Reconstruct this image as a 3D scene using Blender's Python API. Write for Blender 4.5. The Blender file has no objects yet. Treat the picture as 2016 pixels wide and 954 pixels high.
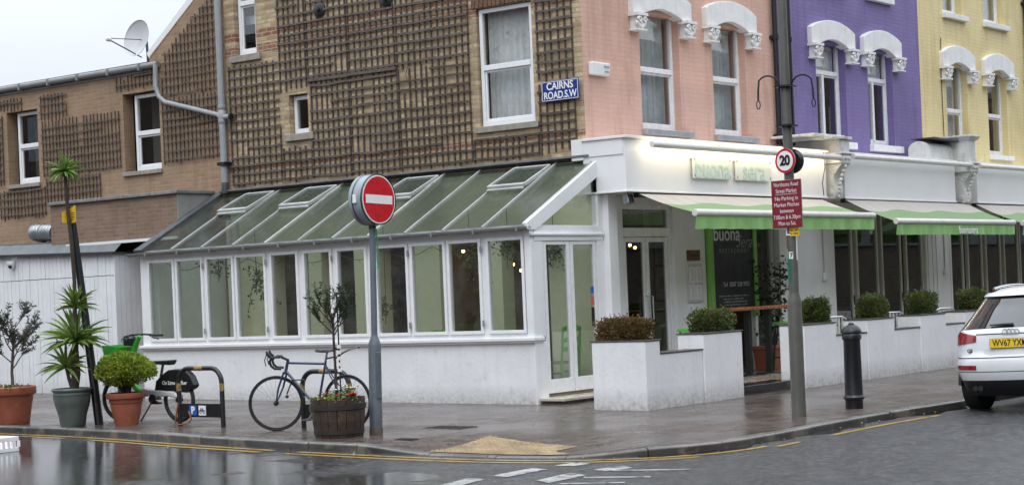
import bpy, bmesh, math, random
from mathutils import Vector, Matrix, Euler
random.seed(7)
R = math.radians
scene = bpy.context.scene
COL = scene.collection

# ---------------------------------------------------------------- camera
CAM_H, ROLL, YAW, FPX = 1.65, R(2.393), R(37.83), 3505.0
RV = Vector((math.sin(YAW), -math.cos(YAW), 0)); FV = Vector((math.cos(YAW), math.sin(YAW), 0)); ZV = Vector((0, 0, 1))
cr = RV * math.cos(ROLL) - ZV * math.sin(ROLL)
cu = RV * math.sin(ROLL) + ZV * math.cos(ROLL)
cam_d = bpy.data.cameras.new('camera'); cam = bpy.data.objects.new('camera', cam_d); COL.objects.link(cam)
mw = Matrix((cr, cu, -FV)).transposed().to_4x4(); mw.translation = Vector((0, 0, CAM_H)); cam.matrix_world = mw
cam_d.sensor_width = 36; cam_d.lens = 36 * FPX / 2016; cam_d.shift_y = 95.8 / 2016; cam_d.clip_start = .1; cam_d.clip_end = 2000
scene.camera = cam

# ---------------------------------------------------------------- sky, sun, exposure
SUN_EL, SUN_AZ = R(58), R(200)         # azimuth measured from +x, counter-clockwise: behind the camera
w = bpy.data.worlds.new('World'); scene.world = w; w.use_nodes = True
nt = w.node_tree; nt.nodes.clear()
sky = nt.nodes.new('ShaderNodeTexSky'); sky.sky_type = 'NISHITA'; sky.sun_disc = False
sky.sun_elevation = SUN_EL; sky.sun_rotation = R(90) - SUN_AZ; sky.air_density = 1.6; sky.dust_density = 4; sky.ozone_density = 1
tc = nt.nodes.new('ShaderNodeTexCoord'); nz = nt.nodes.new('ShaderNodeTexNoise'); nz.inputs['Scale'].default_value = 2.2; nz.inputs['Detail'].default_value = 5
nt.links.new(tc.outputs['Generated'], nz.inputs['Vector'])
sp = nt.nodes.new('ShaderNodeSeparateXYZ'); nt.links.new(tc.outputs['Generated'], sp.inputs[0])
mr = nt.nodes.new('ShaderNodeMapRange'); mr.inputs[1].default_value = 0; mr.inputs[2].default_value = 1; mr.inputs[3].default_value = 5.5; mr.inputs[4].default_value = 21.0
nt.links.new(sp.outputs['Z'], mr.inputs[0])            # an overcast sky is brighter overhead than at the horizon
mz = nt.nodes.new('ShaderNodeMapRange'); mz.inputs[1].default_value = .3; mz.inputs[2].default_value = .7; mz.inputs[3].default_value = .84; mz.inputs[4].default_value = 1.1
nt.links.new(nz.outputs['Fac'], mz.inputs[0])
mu = nt.nodes.new('ShaderNodeMath'); mu.operation = 'MULTIPLY'; nt.links.new(mr.outputs[0], mu.inputs[0]); nt.links.new(mz.outputs[0], mu.inputs[1])
cl = nt.nodes.new('ShaderNodeVectorMath'); cl.operation = 'SCALE'; cl.inputs[0].default_value = (.91, .97, 1.06); nt.links.new(mu.outputs[0], cl.inputs['Scale'])
mx = nt.nodes.new('ShaderNodeMix'); mx.data_type = 'RGBA'; mx.inputs[0].default_value = .93
nt.links.new(sky.outputs[0], mx.inputs['A']); nt.links.new(cl.outputs[0], mx.inputs['B'])
bg = nt.nodes.new('ShaderNodeBackground'); bg.inputs['Strength'].default_value = .1; nt.links.new(mx.outputs['Result'], bg.inputs['Color'])
wo = nt.nodes.new('ShaderNodeOutputWorld'); nt.links.new(bg.outputs[0], wo.inputs['Surface'])
sd = bpy.data.lights.new('sun', 'SUN'); sd.energy = .7; sd.angle = R(30); sd.color = (1, .97, .92)
sun = bpy.data.objects.new('sun', sd); COL.objects.link(sun)
sv = Vector((math.cos(SUN_EL) * math.cos(SUN_AZ), math.cos(SUN_EL) * math.sin(SUN_AZ), math.sin(SUN_EL)))
sun.rotation_euler = sv.to_track_quat('Z', 'Y').to_euler(); sun.location = (0, 0, 30)
scene.view_settings.view_transform = 'Standard'; scene.view_settings.look = 'None'
scene.view_settings.gamma = 1; scene.view_settings.use_curve_mapping = False
scene.view_settings.exposure = 0.44
scene.render.engine = 'CYCLES'
scene.cycles.use_denoising = True
scene.cycles.max_bounces = 8; scene.cycles.transparent_max_bounces = 24; scene.cycles.glossy_bounces = 4; scene.cycles.diffuse_bounces = 4
scene.cycles.caustics_reflective = False; scene.cycles.caustics_refractive = False

# ---------------------------------------------------------------- where a sight line meets a known plane
def ray(px, py):
    u, v = px - 1008, py - 572.8
    r = u * math.cos(ROLL) - v * math.sin(ROLL); d = u * math.sin(ROLL) + v * math.cos(ROLL)
    return (RV * r + FV * FPX - ZV * d) / FPX
def at_x(px, py, x): D = ray(px, py); return Vector((0, 0, CAM_H)) + D * (x / D.x)
def at_y(px, py, y): D = ray(px, py); return Vector((0, 0, CAM_H)) + D * (y / D.y)
SL, SY = .0066, 13.0                   # the street climbs gently along the side road
def gz(y): return SL * (y - SY)

# ---------------------------------------------------------------- mesh builder
class MB:
    def __init__(s): s.v = []; s.f = []; s.mi = []; s.m = 0
    def add(s, vs, fs):
        o = len(s.v); s.v += [tuple(p) for p in vs]
        for f in fs: s.f.append(tuple(o + i for i in f)); s.mi.append(s.m)
        return s
    def quad(s, a, b, c, d): return s.add([a, b, c, d], [(0, 1, 2, 3)])
    def bx(s, x0, x1, y0, y1, z0, z1):
        if x0 > x1: x0, x1 = x1, x0
        if y0 > y1: y0, y1 = y1, y0
        if z0 > z1: z0, z1 = z1, z0
        return s.add([(x0, y0, z0), (x1, y0, z0), (x1, y1, z0), (x0, y1, z0), (x0, y0, z1), (x1, y0, z1), (x1, y1, z1), (x0, y1, z1)],
              [(0, 3, 2, 1), (4, 5, 6, 7), (0, 1, 5, 4), (1, 2, 6, 5), (2, 3, 7, 6), (3, 0, 4, 7)])
    def box(s, c, sz, rot=None):
        M = (rot if rot is not None else Matrix.Identity(3)); c = Vector(c); h = Vector(sz) / 2
        P = [c + M @ Vector((sx * h.x, sy * h.y, sz_ * h.z)) for sz_ in (-1, 1) for sx, sy in ((-1, -1), (1, -1), (1, 1), (-1, 1))]
        return s.add(P, [(0, 3, 2, 1), (4, 5, 6, 7), (0, 1, 5, 4), (1, 2, 6, 5), (2, 3, 7, 6), (3, 0, 4, 7)])
    def beam(s, a, b, w, h, up=(0, 0, 1)):
        a, b = Vector(a), Vector(b); d = (b - a); L = d.length; d.normalize(); up = Vector(up)
        x = d.cross(up); 
        if x.length < 1e-4: x = d.cross(Vector((1, 0, 0)))
        x.normalize(); u = x.cross(d)
        return s.box((a + b) / 2, (w, L, h), Matrix((x, d, u)).transposed())
    def tube(s, pts, r, n=8, cap=True, closed=False):
        pts = [Vector(p) for p in pts]; k = len(pts); rs = r if isinstance(r, (list, tuple)) else [r] * k
        vs = []; prev = None
        for i, p in enumerate(pts):
            if closed: t = pts[(i + 1) % k] - pts[i - 1]
            else: t = pts[min(i + 1, k - 1)] - pts[max(i - 1, 0)]
            t.normalize()
            if prev is None:
                a = t.orthogonal().normalized()
            else:
                a = prev - t * prev.dot(t)
                if a.length < 1e-5: a = t.orthogonal()
                a.normalize()
            prev = a; b = t.cross(a)
            for j in range(n):
                th = 2 * math.pi * j / n
                vs.append(p + (a * math.cos(th) + b * math.sin(th)) * rs[i])
        fs = []
        for i in range(k if closed else k - 1):
            i2 = (i + 1) % k
            for j in range(n):
                j2 = (j + 1) % n
                fs.append((i * n + j, i * n + j2, i2 * n + j2, i2 * n + j))
        if cap and not closed:
            fs.append(tuple(range(n))[::-1]); fs.append(tuple((k - 1) * n + j for j in range(n)))
        return s.add(vs, fs)
    def lathe(s, prof, c=(0, 0, 0), n=24, axis='z', cap=True, wob=0):
        c = Vector(c); vs = []
        for (r, z) in prof:
            for j in range(n):
                th = 2 * math.pi * j / n; rr = r * (1 + wob * math.sin(3 * th + z * 7))
                a, b = rr * math.cos(th), rr * math.sin(th)
                vs.append(c + (Vector((a, b, z)) if axis == 'z' else Vector((z, a, b)) if axis == 'x' else Vector((b, z, a))))
        fs = []
        for i in range(len(prof) - 1):
            for j in range(n):
                j2 = (j + 1) % n; fs.append((i * n + j, i * n + j2, (i + 1) * n + j2, (i + 1) * n + j))
        if cap: fs.append(tuple(range(n))[::-1]); fs.append(tuple((len(prof) - 1) * n + j for j in range(n)))
        return s.add(vs, fs)
    def prism(s, poly, f0, f1):        # poly of 2-D points; f0/f1 map a 2-D point to the two end faces
        n = len(poly); A = [f0(*p) for p in poly]; B = [f1(*p) for p in poly]
        return s.add(A + B, [tuple(range(n))[::-1], tuple(range(n, 2 * n))] + [(i, (i + 1) % n, n + (i + 1) % n, n + i) for i in range(n)])
    def leaf(s, p, d, L, W, up=None, bend=0.0):
        p = Vector(p); d = Vector(d).normalized()
        u = Vector(up) if up else Vector((random.uniform(-1, 1), random.uniform(-1, 1), random.uniform(-1, 1)))
        x = d.cross(u)
        if x.length < 1e-3: x = d.orthogonal()
        x.normalize(); nn = x.cross(d)
        m = p + d * L * .5 + nn * bend * L * .5
        return s.add([p, m - x * W / 2, p + d * L - nn * bend * L * .5, m + x * W / 2], [(0, 1, 2, 3)])
    def sphere(s, c, r, n=12, m=8, sq=(1, 1, 1)):
        return s.lathe([(r * math.sin(math.pi * i / m) * 1.0 + 1e-4, -r * math.cos(math.pi * i / m) * sq[2]) for i in range(m + 1)], c, n)
    def build(s, name, mat, parent=None, bevel=0, smooth=None, loc=None, rot=None, seg=2, world=False, merge=False):
        vs = s.v
        if world and parent is not None:
            off = world_loc(parent); vs = [(a - off[0], b - off[1], c - off[2]) for a, b, c in vs]
        me = bpy.data.meshes.new(name); me.from_pydata(vs, [], s.f)
        mats = mat if isinstance(mat, (list, tuple)) else [mat]
        for m in mats: me.materials.append(m)
        if len(mats) > 1: me.polygons.foreach_set('material_index', s.mi)
        if merge:
            bm = bmesh.new(); bm.from_mesh(me); bmesh.ops.remove_doubles(bm, verts=bm.verts, dist=1e-4); bmesh.ops.recalc_face_normals(bm, faces=bm.faces); bm.to_mesh(me); bm.free()
        if smooth is not None:
            me.polygons.foreach_set('use_smooth', [True] * len(me.polygons)); me.set_sharp_from_angle(angle=R(smooth))
        me.update()
        o = bpy.data.objects.new(name, me); COL.objects.link(o)
        if parent is not None: o.parent = parent
        if loc: o.location = loc
        if rot: o.rotation_euler = rot
        if bevel:
            b = o.modifiers.new('bevel', 'BEVEL'); b.width = bevel; b.segments = seg; b.limit_method = 'ANGLE'; b.angle_limit = R(40); b.harden_normals = False
        return o
def world_loc(o):
    v = Vector((0, 0, 0))
    while o is not None: v += Vector(o.location); o = o.parent
    return v
def tag(o, label=None, cat=None, group=None, kind=None):
    if label: o['label'] = label
    if cat: o['category'] = cat
    if group: o['group'] = group
    if kind: o['kind'] = kind
    return o
def thing(name, label, cat, loc=(0, 0, 0), rot=None, group=None):
    o = bpy.data.objects.new(name, None); COL.objects.link(o); o.location = loc; o.empty_display_size = .2
    if rot is not None: o.rotation_euler = rot if not isinstance(rot, (int, float)) else (0, 0, rot)
    return tag(o, label, cat, group)
def copy_tree(o, parent=None):
    c = o.copy(); COL.objects.link(c); c.parent = parent
    for ch in list(o.children): copy_tree(ch, c)
    return c
def structure(o): o['kind'] = 'structure'; return o
def text(name, body, size, mat, parent, loc, rot, bold=0.0, align='CENTER', depth=.0015, sx=1.0, shear=0, spacing=1.0, width=None):
    c = bpy.data.curves.new(name, 'FONT'); c.body = body; c.size = size; c.align_x = align; c.align_y = 'CENTER'; c.extrude = depth; c.offset = bold; c.shear = shear; c.space_character = spacing; c.resolution_u = 4
    t = bpy.data.objects.new(name + '_tmp', c); COL.objects.link(t)
    dg = bpy.context.evaluated_depsgraph_get(); me = bpy.data.meshes.new_from_object(t.evaluated_get(dg)); me.name = name
    COL.objects.unlink(t); bpy.data.objects.remove(t)
    me.materials.clear(); me.materials.append(mat)
    if width: xs_ = [v.co.x for v in me.vertices]; sx = width / max(1e-4, max(xs_) - min(xs_))
    o = bpy.data.objects.new(name, me); COL.objects.link(o); o.parent = parent; o.location = loc; o.rotation_euler = rot; o.scale = (sx, 1, 1)
    return o
FACE_N = (R(90), 0, 0)                 # lettering that faces the main street (-y)
FACE_C = (R(90), 0, R(-90))            # lettering that faces the side road (-x)

# ---------------------------------------------------------------- materials
def nmat(name):
    m = bpy.data.materials.new(name); m.use_nodes = True; t = m.node_tree
    return m, t, t.nodes['Principled BSDF']
def nd(t, typ, **kw):
    n = t.nodes.new('ShaderNode' + typ)
    for k, v in kw.items():
        if k.startswith('_'): setattr(n, k[1:], v)
        else:
            key = k.replace('__', ' ')
            n.inputs[int(key[1:]) if key[0] == 'i' and key[1:].isdigit() else key].default_value = v
    return n
def objvec(t, rnd=True):
    tc = nd(t, 'TexCoord')
    if not rnd: return tc.outputs['Object']
    oi = nd(t, 'ObjectInfo'); sc = nd(t, 'VectorMath', _operation='SCALE'); sc.inputs[0].default_value = (37, 51, 23)
    t.links.new(oi.outputs['Random'], sc.inputs['Scale'])
    ad = nd(t, 'VectorMath', _operation='ADD'); t.links.new(tc.outputs['Object'], ad.inputs[0]); t.links.new(sc.outputs[0], ad.inputs[1])
    return ad.outputs[0]
def maprange(t, src, a, b, c, d):
    n = nd(t, 'MapRange', i1=a, i2=b, i3=c, i4=d); t.links.new(src, n.inputs[0]); return n.outputs[0]
def mixc(t, fac, A, B, blend='MIX'):
    n = nd(t, 'Mix', _data_type='RGBA', _blend_type=blend)
    for s_, v in ((0, fac), ('A', A), ('B', B)):
        if isinstance(v, (int, float)): n.inputs[s_].default_value = v
        elif isinstance(v, (tuple, list)): n.inputs[s_].default_value = (*v[:3], 1)
        else: t.links.new(v, n.inputs[s_])
    return n.outputs['Result']
def noise(t, vec, scale, detail=4, rough=.55, stretch=None):
    if stretch:
        mp = nd(t, 'VectorMath', _operation='MULTIPLY'); mp.inputs[1].default_value = stretch; t.links.new(vec, mp.inputs[0]); vec = mp.outputs[0]
    n = nd(t, 'TexNoise', Scale=scale, Detail=detail, Roughness=rough); t.links.new(vec, n.inputs['Vector']); return n.outputs['Fac']
def bump(t, b, h, strength, dist=.01):
    n = nd(t, 'Bump', Strength=strength, Distance=dist); t.links.new(h, n.inputs['Height']); t.links.new(n.outputs[0], b.inputs['Normal']); return n
def M(name, col, rough=.5, var=.12, scale=7, bmp=0, bscale=60, metal=0, streak=0, scol=(.22, .2, .17), basedirt=0, spec=.5, coat=0, rvar=.1, sub=0, rnd=True, trans=0, patch=None, bdist=.004):
    m, t, b = nmat(name); v = objvec(t, rnd)
    f = noise(t, v, scale); br = maprange(t, f, .3, .7, 1 - var, 1 + var)
    sc = nd(t, 'VectorMath', _operation='SCALE'); sc.inputs[0].default_value = col; t.links.new(br, sc.inputs['Scale']); c = sc.outputs[0]
    if patch:
        pf = maprange(t, noise(t, v, patch[1], 6, .65), patch[2], patch[2] + .08, 0, patch[3]); c = mixc(t, pf, c, patch[0])
    if streak:
        s1 = noise(t, v, 1, 5, .6, (7, 7, .7)); s1 = maprange(t, s1, .52, .78, 0, streak); c = mixc(t, s1, c, scol)
    if basedirt:
        ob = objvec(t, False); se = nd(t, 'SeparateXYZ'); t.links.new(ob, se.inputs[0])
        zf = maprange(t, se.outputs['Z'], .0, .3, 1, 0); n2 = maprange(t, noise(t, v, 16, 7, .75), .35, .65, .2, 1)
        mm = nd(t, 'Math', _operation='MULTIPLY'); t.links.new(zf, mm.inputs[0]); t.links.new(n2, mm.inputs[1])
        m2 = nd(t, 'Math', _operation='MULTIPLY', i1=basedirt); t.links.new(mm.outputs[0], m2.inputs[0]); c = mixc(t, m2.outputs[0], c, (.16, .14, .11))
    t.links.new(c, b.inputs['Base Color'])
    rr = maprange(t, noise(t, v, scale * 1.7), .3, .7, max(.02, rough - rvar), min(1, rough + rvar)); t.links.new(rr, b.inputs['Roughness'])
    b.inputs['Metallic'].default_value = metal; b.inputs['Specular IOR Level'].default_value = spec; b.inputs['Coat Weight'].default_value = coat; b.inputs['Coat Roughness'].default_value = .05
    if sub: b.inputs['Subsurface Weight'].default_value = sub
    if bmp: bump(t, b, noise(t, v, bscale, 6, .6), bmp, bdist)
    return m
def emis(name, col, strength):
    m, t, b = nmat(name); b.inputs['Base Color'].default_value = (*col, 1); b.inputs['Emission Color'].default_value = (*col, 1); b.inputs['Emission Strength'].default_value = strength; return m
def glass(name, tint=(.93, .97, .95), dirt=0, dcol=(.2, .24, .2), ior=1.5, rough=0.0, stretch=(1, 1, 1), refl=1.0, dlo=.35):
    m = bpy.data.materials.new(name); m.use_nodes = True; t = m.node_tree; t.nodes.clear()
    out = nd(t, 'OutputMaterial'); fr = nd(t, 'Fresnel', IOR=ior); ge = nd(t, 'NewGeometry'); io = maprange(t, ge.outputs['Backfacing'], 0, 1, ior, 1 / ior); t.links.new(io, fr.inputs['IOR']); tr = nd(t, 'BsdfTransparent'); tr.inputs[0].default_value = (*tint, 1)
    gl = nd(t, 'BsdfGlossy', Roughness=rough); mx = nd(t, 'MixShader')
    f2 = nd(t, 'Math', _operation='MULTIPLY', i1=1.7 * refl); f2.use_clamp = True; t.links.new(fr.outputs[0], f2.inputs[0])
    t.links.new(f2.outputs[0], mx.inputs[0]); t.links.new(tr.outputs[0], mx.inputs[1]); t.links.new(gl.outputs[0], mx.inputs[2]); last = mx
    if dirt:
        v = objvec(t, False); df = nd(t, 'BsdfDiffuse'); df.inputs[0].default_value = (*dcol, 1)
        n = maprange(t, noise(t, v, 2.2, 6, .65, stretch), dlo, .75, .1 * dirt, dirt); m2 = nd(t, 'MixShader')
        t.links.new(n, m2.inputs[0]); t.links.new(mx.outputs[0], m2.inputs[1]); t.links.new(df.outputs[0], m2.inputs[2]); last = m2
    t.links.new(last.outputs[0], out.inputs[0]); return m
def wallvec(t):                        # (x + y, z): runs along either axis-aligned wall
    ob = objvec(t, False); se = nd(t, 'SeparateXYZ'); t.links.new(ob, se.inputs[0]); ad = nd(t, 'Math', _operation='ADD')
    t.links.new(se.outputs['X'], ad.inputs[0]); t.links.new(se.outputs['Y'], ad.inputs[1]); cb = nd(t, 'CombineXYZ')
    t.links.new(ad.outputs[0], cb.inputs['X']); t.links.new(se.outputs['Z'], cb.inputs['Y']); return cb.outputs[0], se, ob
def brick(name, c1, c2, mortar, painted=False, bumpy=.5, bands=(), grime=.3, size=(.225, .075), msize=.011, rough=.8, bandcol=(.22, .065, .035), gcol=(.06, .055, .05)):
    m, t, b = nmat(name); v, se, ob = wallvec(t)
    # small wander so courses are not ruler-straight
    wn = nd(t, 'TexNoise', Scale=1.6, Detail=3); t.links.new(ob, wn.inputs['Vector']); wv = nd(t, 'VectorMath', _operation='SCALE', Scale=.03); t.links.new(wn.outputs['Color'], wv.inputs[0])
    va = nd(t, 'VectorMath', _operation='ADD'); t.links.new(v, va.inputs[0]); t.links.new(wv.outputs[0], va.inputs[1]); v = va.outputs[0]
    k = nd(t, 'TexBrick'); k.offset = .5
    for s_, x in (('Scale', 1.0), ('Mortar Size', msize), ('Mortar Smooth', .25), ('Bias', 0), ('Brick Width', size[0]), ('Row Height', size[1])): k.inputs[s_].default_value = x
    t.links.new(v, k.inputs['Vector'])
    k.inputs['Color1'].default_value = (0, 0, 0, 1); k.inputs['Color2'].default_value = (1, 1, 1, 1); k.inputs['Mortar'].default_value = (.5, .5, .5, 1)
    n1 = noise(t, ob, 9, 5, .7); n2 = noise(t, ob, 1.1, 4, .6)
    c = mixc(t, k.outputs['Color'], c1, c2)
    if not painted: c = mixc(t, maprange(t, n1, .3, .75, 0, .55), c, tuple(x * .55 for x in c1))
    for (z0, z1) in bands:
        a = nd(t, 'Math', _operation='GREATER_THAN', i1=z0); t.links.new(se.outputs['Z'], a.inputs[0]); bb = nd(t, 'Math', _operation='LESS_THAN', i1=z1); t.links.new(se.outputs['Z'], bb.inputs[0])
        mm = nd(t, 'Math', _operation='MULTIPLY'); t.links.new(a.outputs[0], mm.inputs[0]); t.links.new(bb.outputs[0], mm.inputs[1])
        m3 = nd(t, 'Math', _operation='MULTIPLY'); t.links.new(mm.outputs[0], m3.inputs[0]); t.links.new(maprange(t, n1, .35, .6, .5, 1), m3.inputs[1]); c = mixc(t, m3.outputs[0], c, bandcol)
    if not painted: c = mixc(t, k.outputs['Fac'], c, mortar)
    else: c = mixc(t, maprange(t, k.outputs['Fac'], 0, 1, 0, .5), c, mortar)
    if grime:
        g = maprange(t, n2, .5, .75, 0, grime); c = mixc(t, g, c, gcol)
        s1 = maprange(t, noise(t, ob, 1, 5, .65, (3.5, 3.5, .45)), .5, .74, 0, grime * (1.5 if painted else .8)); c = mixc(t, s1, c, gcol)
    t.links.new(c, b.inputs['Base Color']); b.inputs['Roughness'].default_value = rough
    h = nd(t, 'Math', _operation='MULTIPLY_ADD', i1=-1.0, i2=1.0); t.links.new(k.outputs['Fac'], h.inputs[0])
    h2 = nd(t, 'Math', _operation='MULTIPLY_ADD', i1=.6); t.links.new(noise(t, ob, 30, 5, .7), h2.inputs[0]); t.links.new(h.outputs[0], h2.inputs[2])
    h3 = nd(t, 'Math', _operation='MULTIPLY_ADD', i1=.5); t.links.new(k.outputs['Color'], h3.inputs[0]); t.links.new(h2.outputs[0], h3.inputs[2])
    bump(t, b, h3.outputs[0], bumpy, .012)
    return m

M_white = M('white_paint', (.78, .79, .8), .45, .04, 3, .15, 25, streak=.1, scol=(.42, .41, .38))
M_render = M('white_render', (.77, .78, .79), .6, .05, 2.0, .4, 14, streak=.16, scol=(.42, .41, .37), basedirt=.75, rnd=False, bdist=.012, patch=((.55, .55, .53), 3.5, .6, .5))
M_upvc = M('white_frame', (.8, .81, .82), .3, .03, 4, streak=.08, scol=(.5, .5, .48))
M_cream = M('cream_frame', (.5, .49, .45), .45, .06, 4, streak=.15)
M_fascia = M('fascia_board', (.77, .77, .77), .4, .03, 1.5, .05, 20, streak=.07, scol=(.5, .5, .48))
M_stock = brick('stock_brick', (.36, .25, .135), (.67, .52, .32), (.38, .31, .23), bands=((6.02, 6.17), (6.29, 6.44), (3.98, 4.06)), grime=.34, bumpy=.8)
M_brown = brick('tan_brick', (.27, .178, .108), (.335, .228, .145), (.34, .245, .165), grime=.3, bumpy=.35, painted=True, gcol=(.1, .065, .04))
M_brown2 = brick('tan_block_brick', (.19, .125, .085), (.25, .17, .12), (.28, .2, .15), grime=.25, bumpy=.4, size=(.215, .075), painted=True, gcol=(.1, .07, .05))
M_pink = brick('pink_paint_brick', (.61, .385, .305), (.65, .415, .33), (.57, .35, .275), painted=True, grime=.42, bumpy=.24, rough=.6, gcol=(.36, .19, .14))
M_purple = brick('purple_paint_brick', (.18, .137, .325), (.2, .152, .355), (.165, .122, .295), painted=True, grime=.45, bumpy=.24, rough=.6, gcol=(.09, .065, .18))
M_yellow = brick('yellow_paint_brick', (.72, .60, .31), (.75, .63, .335), (.66, .545, .27), painted=True, grime=.42, bumpy=.24, rough=.6, gcol=(.42, .32, .13))
M_plaster = M('white_stucco', (.76, .76, .75), .6, .07, 6, .5, 22, streak=.25, scol=(.35, .34, .3), bdist=.01)
M_stone = M('stone_sill', (.30, .27, .23), .8, .2, 9, .4, 40, streak=.4, scol=(.1, .09, .07))
M_oldwhite = M('weathered_white', (.62, .62, .6), .7, .1, 6, .4, 20, streak=.5, scol=(.2, .19, .17), patch=((.25, .24, .22), 5, .58, .6))
M_lath = M('grey_lit_lath', (.105, .086, .075), .85, .3, 14, .4, 60)  # horizontal laths: same wood, light from above put into a lighter colour
M_lath2 = M('dark_shaded_lath', (.075, .057, .045), .85, .3, 14, .4, 60)  # uprights: their shade put into a darker colour; also colours the dark panels
M_glass = glass('window_glass', (.9, .95, .93))
M_glass_up = glass('upper_window_glass', (.94, .95, .95), refl=1.1)
M_glass_cons = glass('conservatory_glass', (.93, .96, .93), refl=1.1, dirt=.1, dcol=(.4, .42, .38))
M_glass_roof = glass('roof_glass', (.66, .73, .685), dirt=.6, dcol=(.075, .09, .075), stretch=(.8, 3.0, .8), refl=1.0, dlo=.3, rough=.16)
M_glass_dark = glass('shop_glass', (.72, .78, .74), refl=.85)
M_curtain = M('net_curtain', (.78, .79, .78), .9, .12, 12, sub=0, patch=((.3, .37, .36), 9, .6, .5))
M_curtain_blue = M('blue_grey_curtain', (.64, .68, .69), .9, .15, 9)
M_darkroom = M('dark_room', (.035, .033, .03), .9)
M_int_green = M('pale_green_plaster', (.79, .745, .55), .7, .05, 2)
M_int_brown = M('brown_interior', (.36, .245, .145), .8, .4, 5, .3, 20)
M_int_floor = M('interior_floor', (.26, .2, .14), .5, .2, 5)
M_lead = M('lead_flashing', (.085, .09, .1), .5, .3, 8, .3, 20, metal=.2)
M_felt = M('roofing_felt', (.03, .032, .035), .8, .3, 10, .5, 40)
M_greyroof = M('grey_sheet_roof', (.135, .15, .16), .6, .12, 4, .2, 15)
M_pipe = M('grey_plastic_pipe', (.30, .315, .33), .4, .08, 6, streak=.3, scol=(.14, .13, .12))
M_gutter = M('gutter_grey', (.22, .225, .225), .45, .12, 6, streak=.35, scol=(.1, .1, .09))
M_black = M('black_paint', (.012, .013, .015), .35, .3, 9, .1, 40, spec=.5)
M_blackiron = M('black_cast_iron', (.008, .009, .012), .38, .2, 9, .1, 30, coat=.1)
M_greypost = M('grey_post_paint', (.12, .14, .165), .42, .18, 8, .15, 30, streak=.3, scol=(.06, .06, .06), patch=((.19, .15, .09), 10, .64, .5))
M_lamppost = M('olive_grey_post', (.105, .105, .092), .38, .12, 6, .1, 30, streak=.25, scol=(.06, .06, .05))
M_galv = M('galvanised', (.42, .44, .45), .4, .15, 8, metal=.6)
M_chrome = M('chrome', (.7, .71, .72), .15, .05, 5, metal=1)
M_steel = M('brushed_steel', (.5, .5, .5), .35, .1, 20, metal=.9)
M_red = M('sign_red', (.55, .012, .018), .3, .05, 5)
M_alu = M('satin_aluminium', (.74, .75, .76), .35, .05, 8, metal=.35)
M_signwhite = M('sign_white', (.82, .82, .82), .3, .03, 5)
M_signgrey = M('sign_back_grey', (.27, .32, .355), .4, .1, 6, streak=.2, scol=(.16, .17, .17))
M_maroon = M('maroon_sign', (.20, .018, .03), .35, .08, 5)
M_blue = M('enamel_blue', (.018, .04, .22), .25, .08, 8, coat=.4)
M_pblue = M('parking_blue', (.02, .12, .45), .35, .05, 8)
M_yplate = M('yellow_plate', (.78, .5, .02), .45, .1, 12)
M_numplate = M('number_plate_yellow', (.85, .58, .03), .3, .05, 12)
M_limepale = M('pale_lime_edge', (.20, .46, .09), .5, .1, 6)
M_lime = M('lime_green', (.13, .50, .06), .4, .08, 6)
M_awn_white = M('awning_white_bar', (.66, .64, .61), .4, .06, 6, streak=.2)
M_soil = M('potting_soil', (.03, .022, .015), .95, .4, 20, .8, 30)
M_terra = M('terracotta', (.29, .085, .048), .55, .14, 6, .2, 30, streak=.25, scol=(.17, .08, .06), patch=((.4, .22, .17), 7, .62, .4))
M_potgreen = M('grey_green_glaze', (.085, .108, .1), .4, .18, 5, .15, 25, streak=.3, scol=(.12, .13, .12))
M_barrel = M('oak_stave', (.046, .028, .019), .7, .45, 6, .5, 30, patch=((.14, .09, .055), 5, .58, .6))
M_hoop = M('rusted_hoop', (.022, .016, .014), .7, .4, 12, .3, 40)
M_bark = M('bark', (.09, .07, .05), .9, .3, 16, .7, 50)
M_barkdark = M('dark_bark', (.045, .032, .025), .9, .3, 16, .7, 50)
def leafmat(name, c1, c2, rough=.5, scale=3.0):
    m, t, b = nmat(name); v = objvec(t); f = maprange(t, noise(t, v, scale, 3), .35, .65, 0, 1); hf = maprange(t, noise(t, v, 45, 2), .3, .7, .7, 1.35)
    c = mixc(t, f, c1, c2); s = nd(t, 'VectorMath', _operation='SCALE'); t.links.new(c, s.inputs[0]); t.links.new(hf, s.inputs['Scale']); t.links.new(s.outputs[0], b.inputs['Base Color'])
    b.inputs['Roughness'].default_value = rough; b.inputs['Specular IOR Level'].default_value = .4
    tr = nd(t, 'BsdfTranslucent'); t.links.new(s.outputs[0], tr.inputs[0]); mx = nd(t, 'MixShader', i0=.25); o = t.nodes['Material Output']
    t.links.new(b.outputs[0], mx.inputs[1]); t.links.new(tr.outputs[0], mx.inputs[2]); t.links.new(mx.outputs[0], o.inputs[0]); return m
M_lf_olive = leafmat('olive_leaf', (.055, .065, .048), (.125, .14, .11))
M_lf_yucca = leafmat('yucca_leaf', (.10, .175, .03), (.20, .29, .065))
M_lf_euon = leafmat('bright_shrub_leaf', (.14, .205, .018), (.35, .42, .06), scale=5)
M_lf_box = leafmat('box_leaf', (.05, .08, .018), (.13, .165, .042), scale=4)
M_lf_brown = leafmat('browned_leaf', (.13, .062, .026), (.19, .105, .045), scale=4)
M_lf_ivy = leafmat('dark_ivy_leaf', (.02, .035, .015), (.05, .075, .03))
M_flower_red = M('red_petal', (.55, .02, .02), .5); M_flower_white = M('white_petal', (.8, .8, .78), .5)

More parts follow.
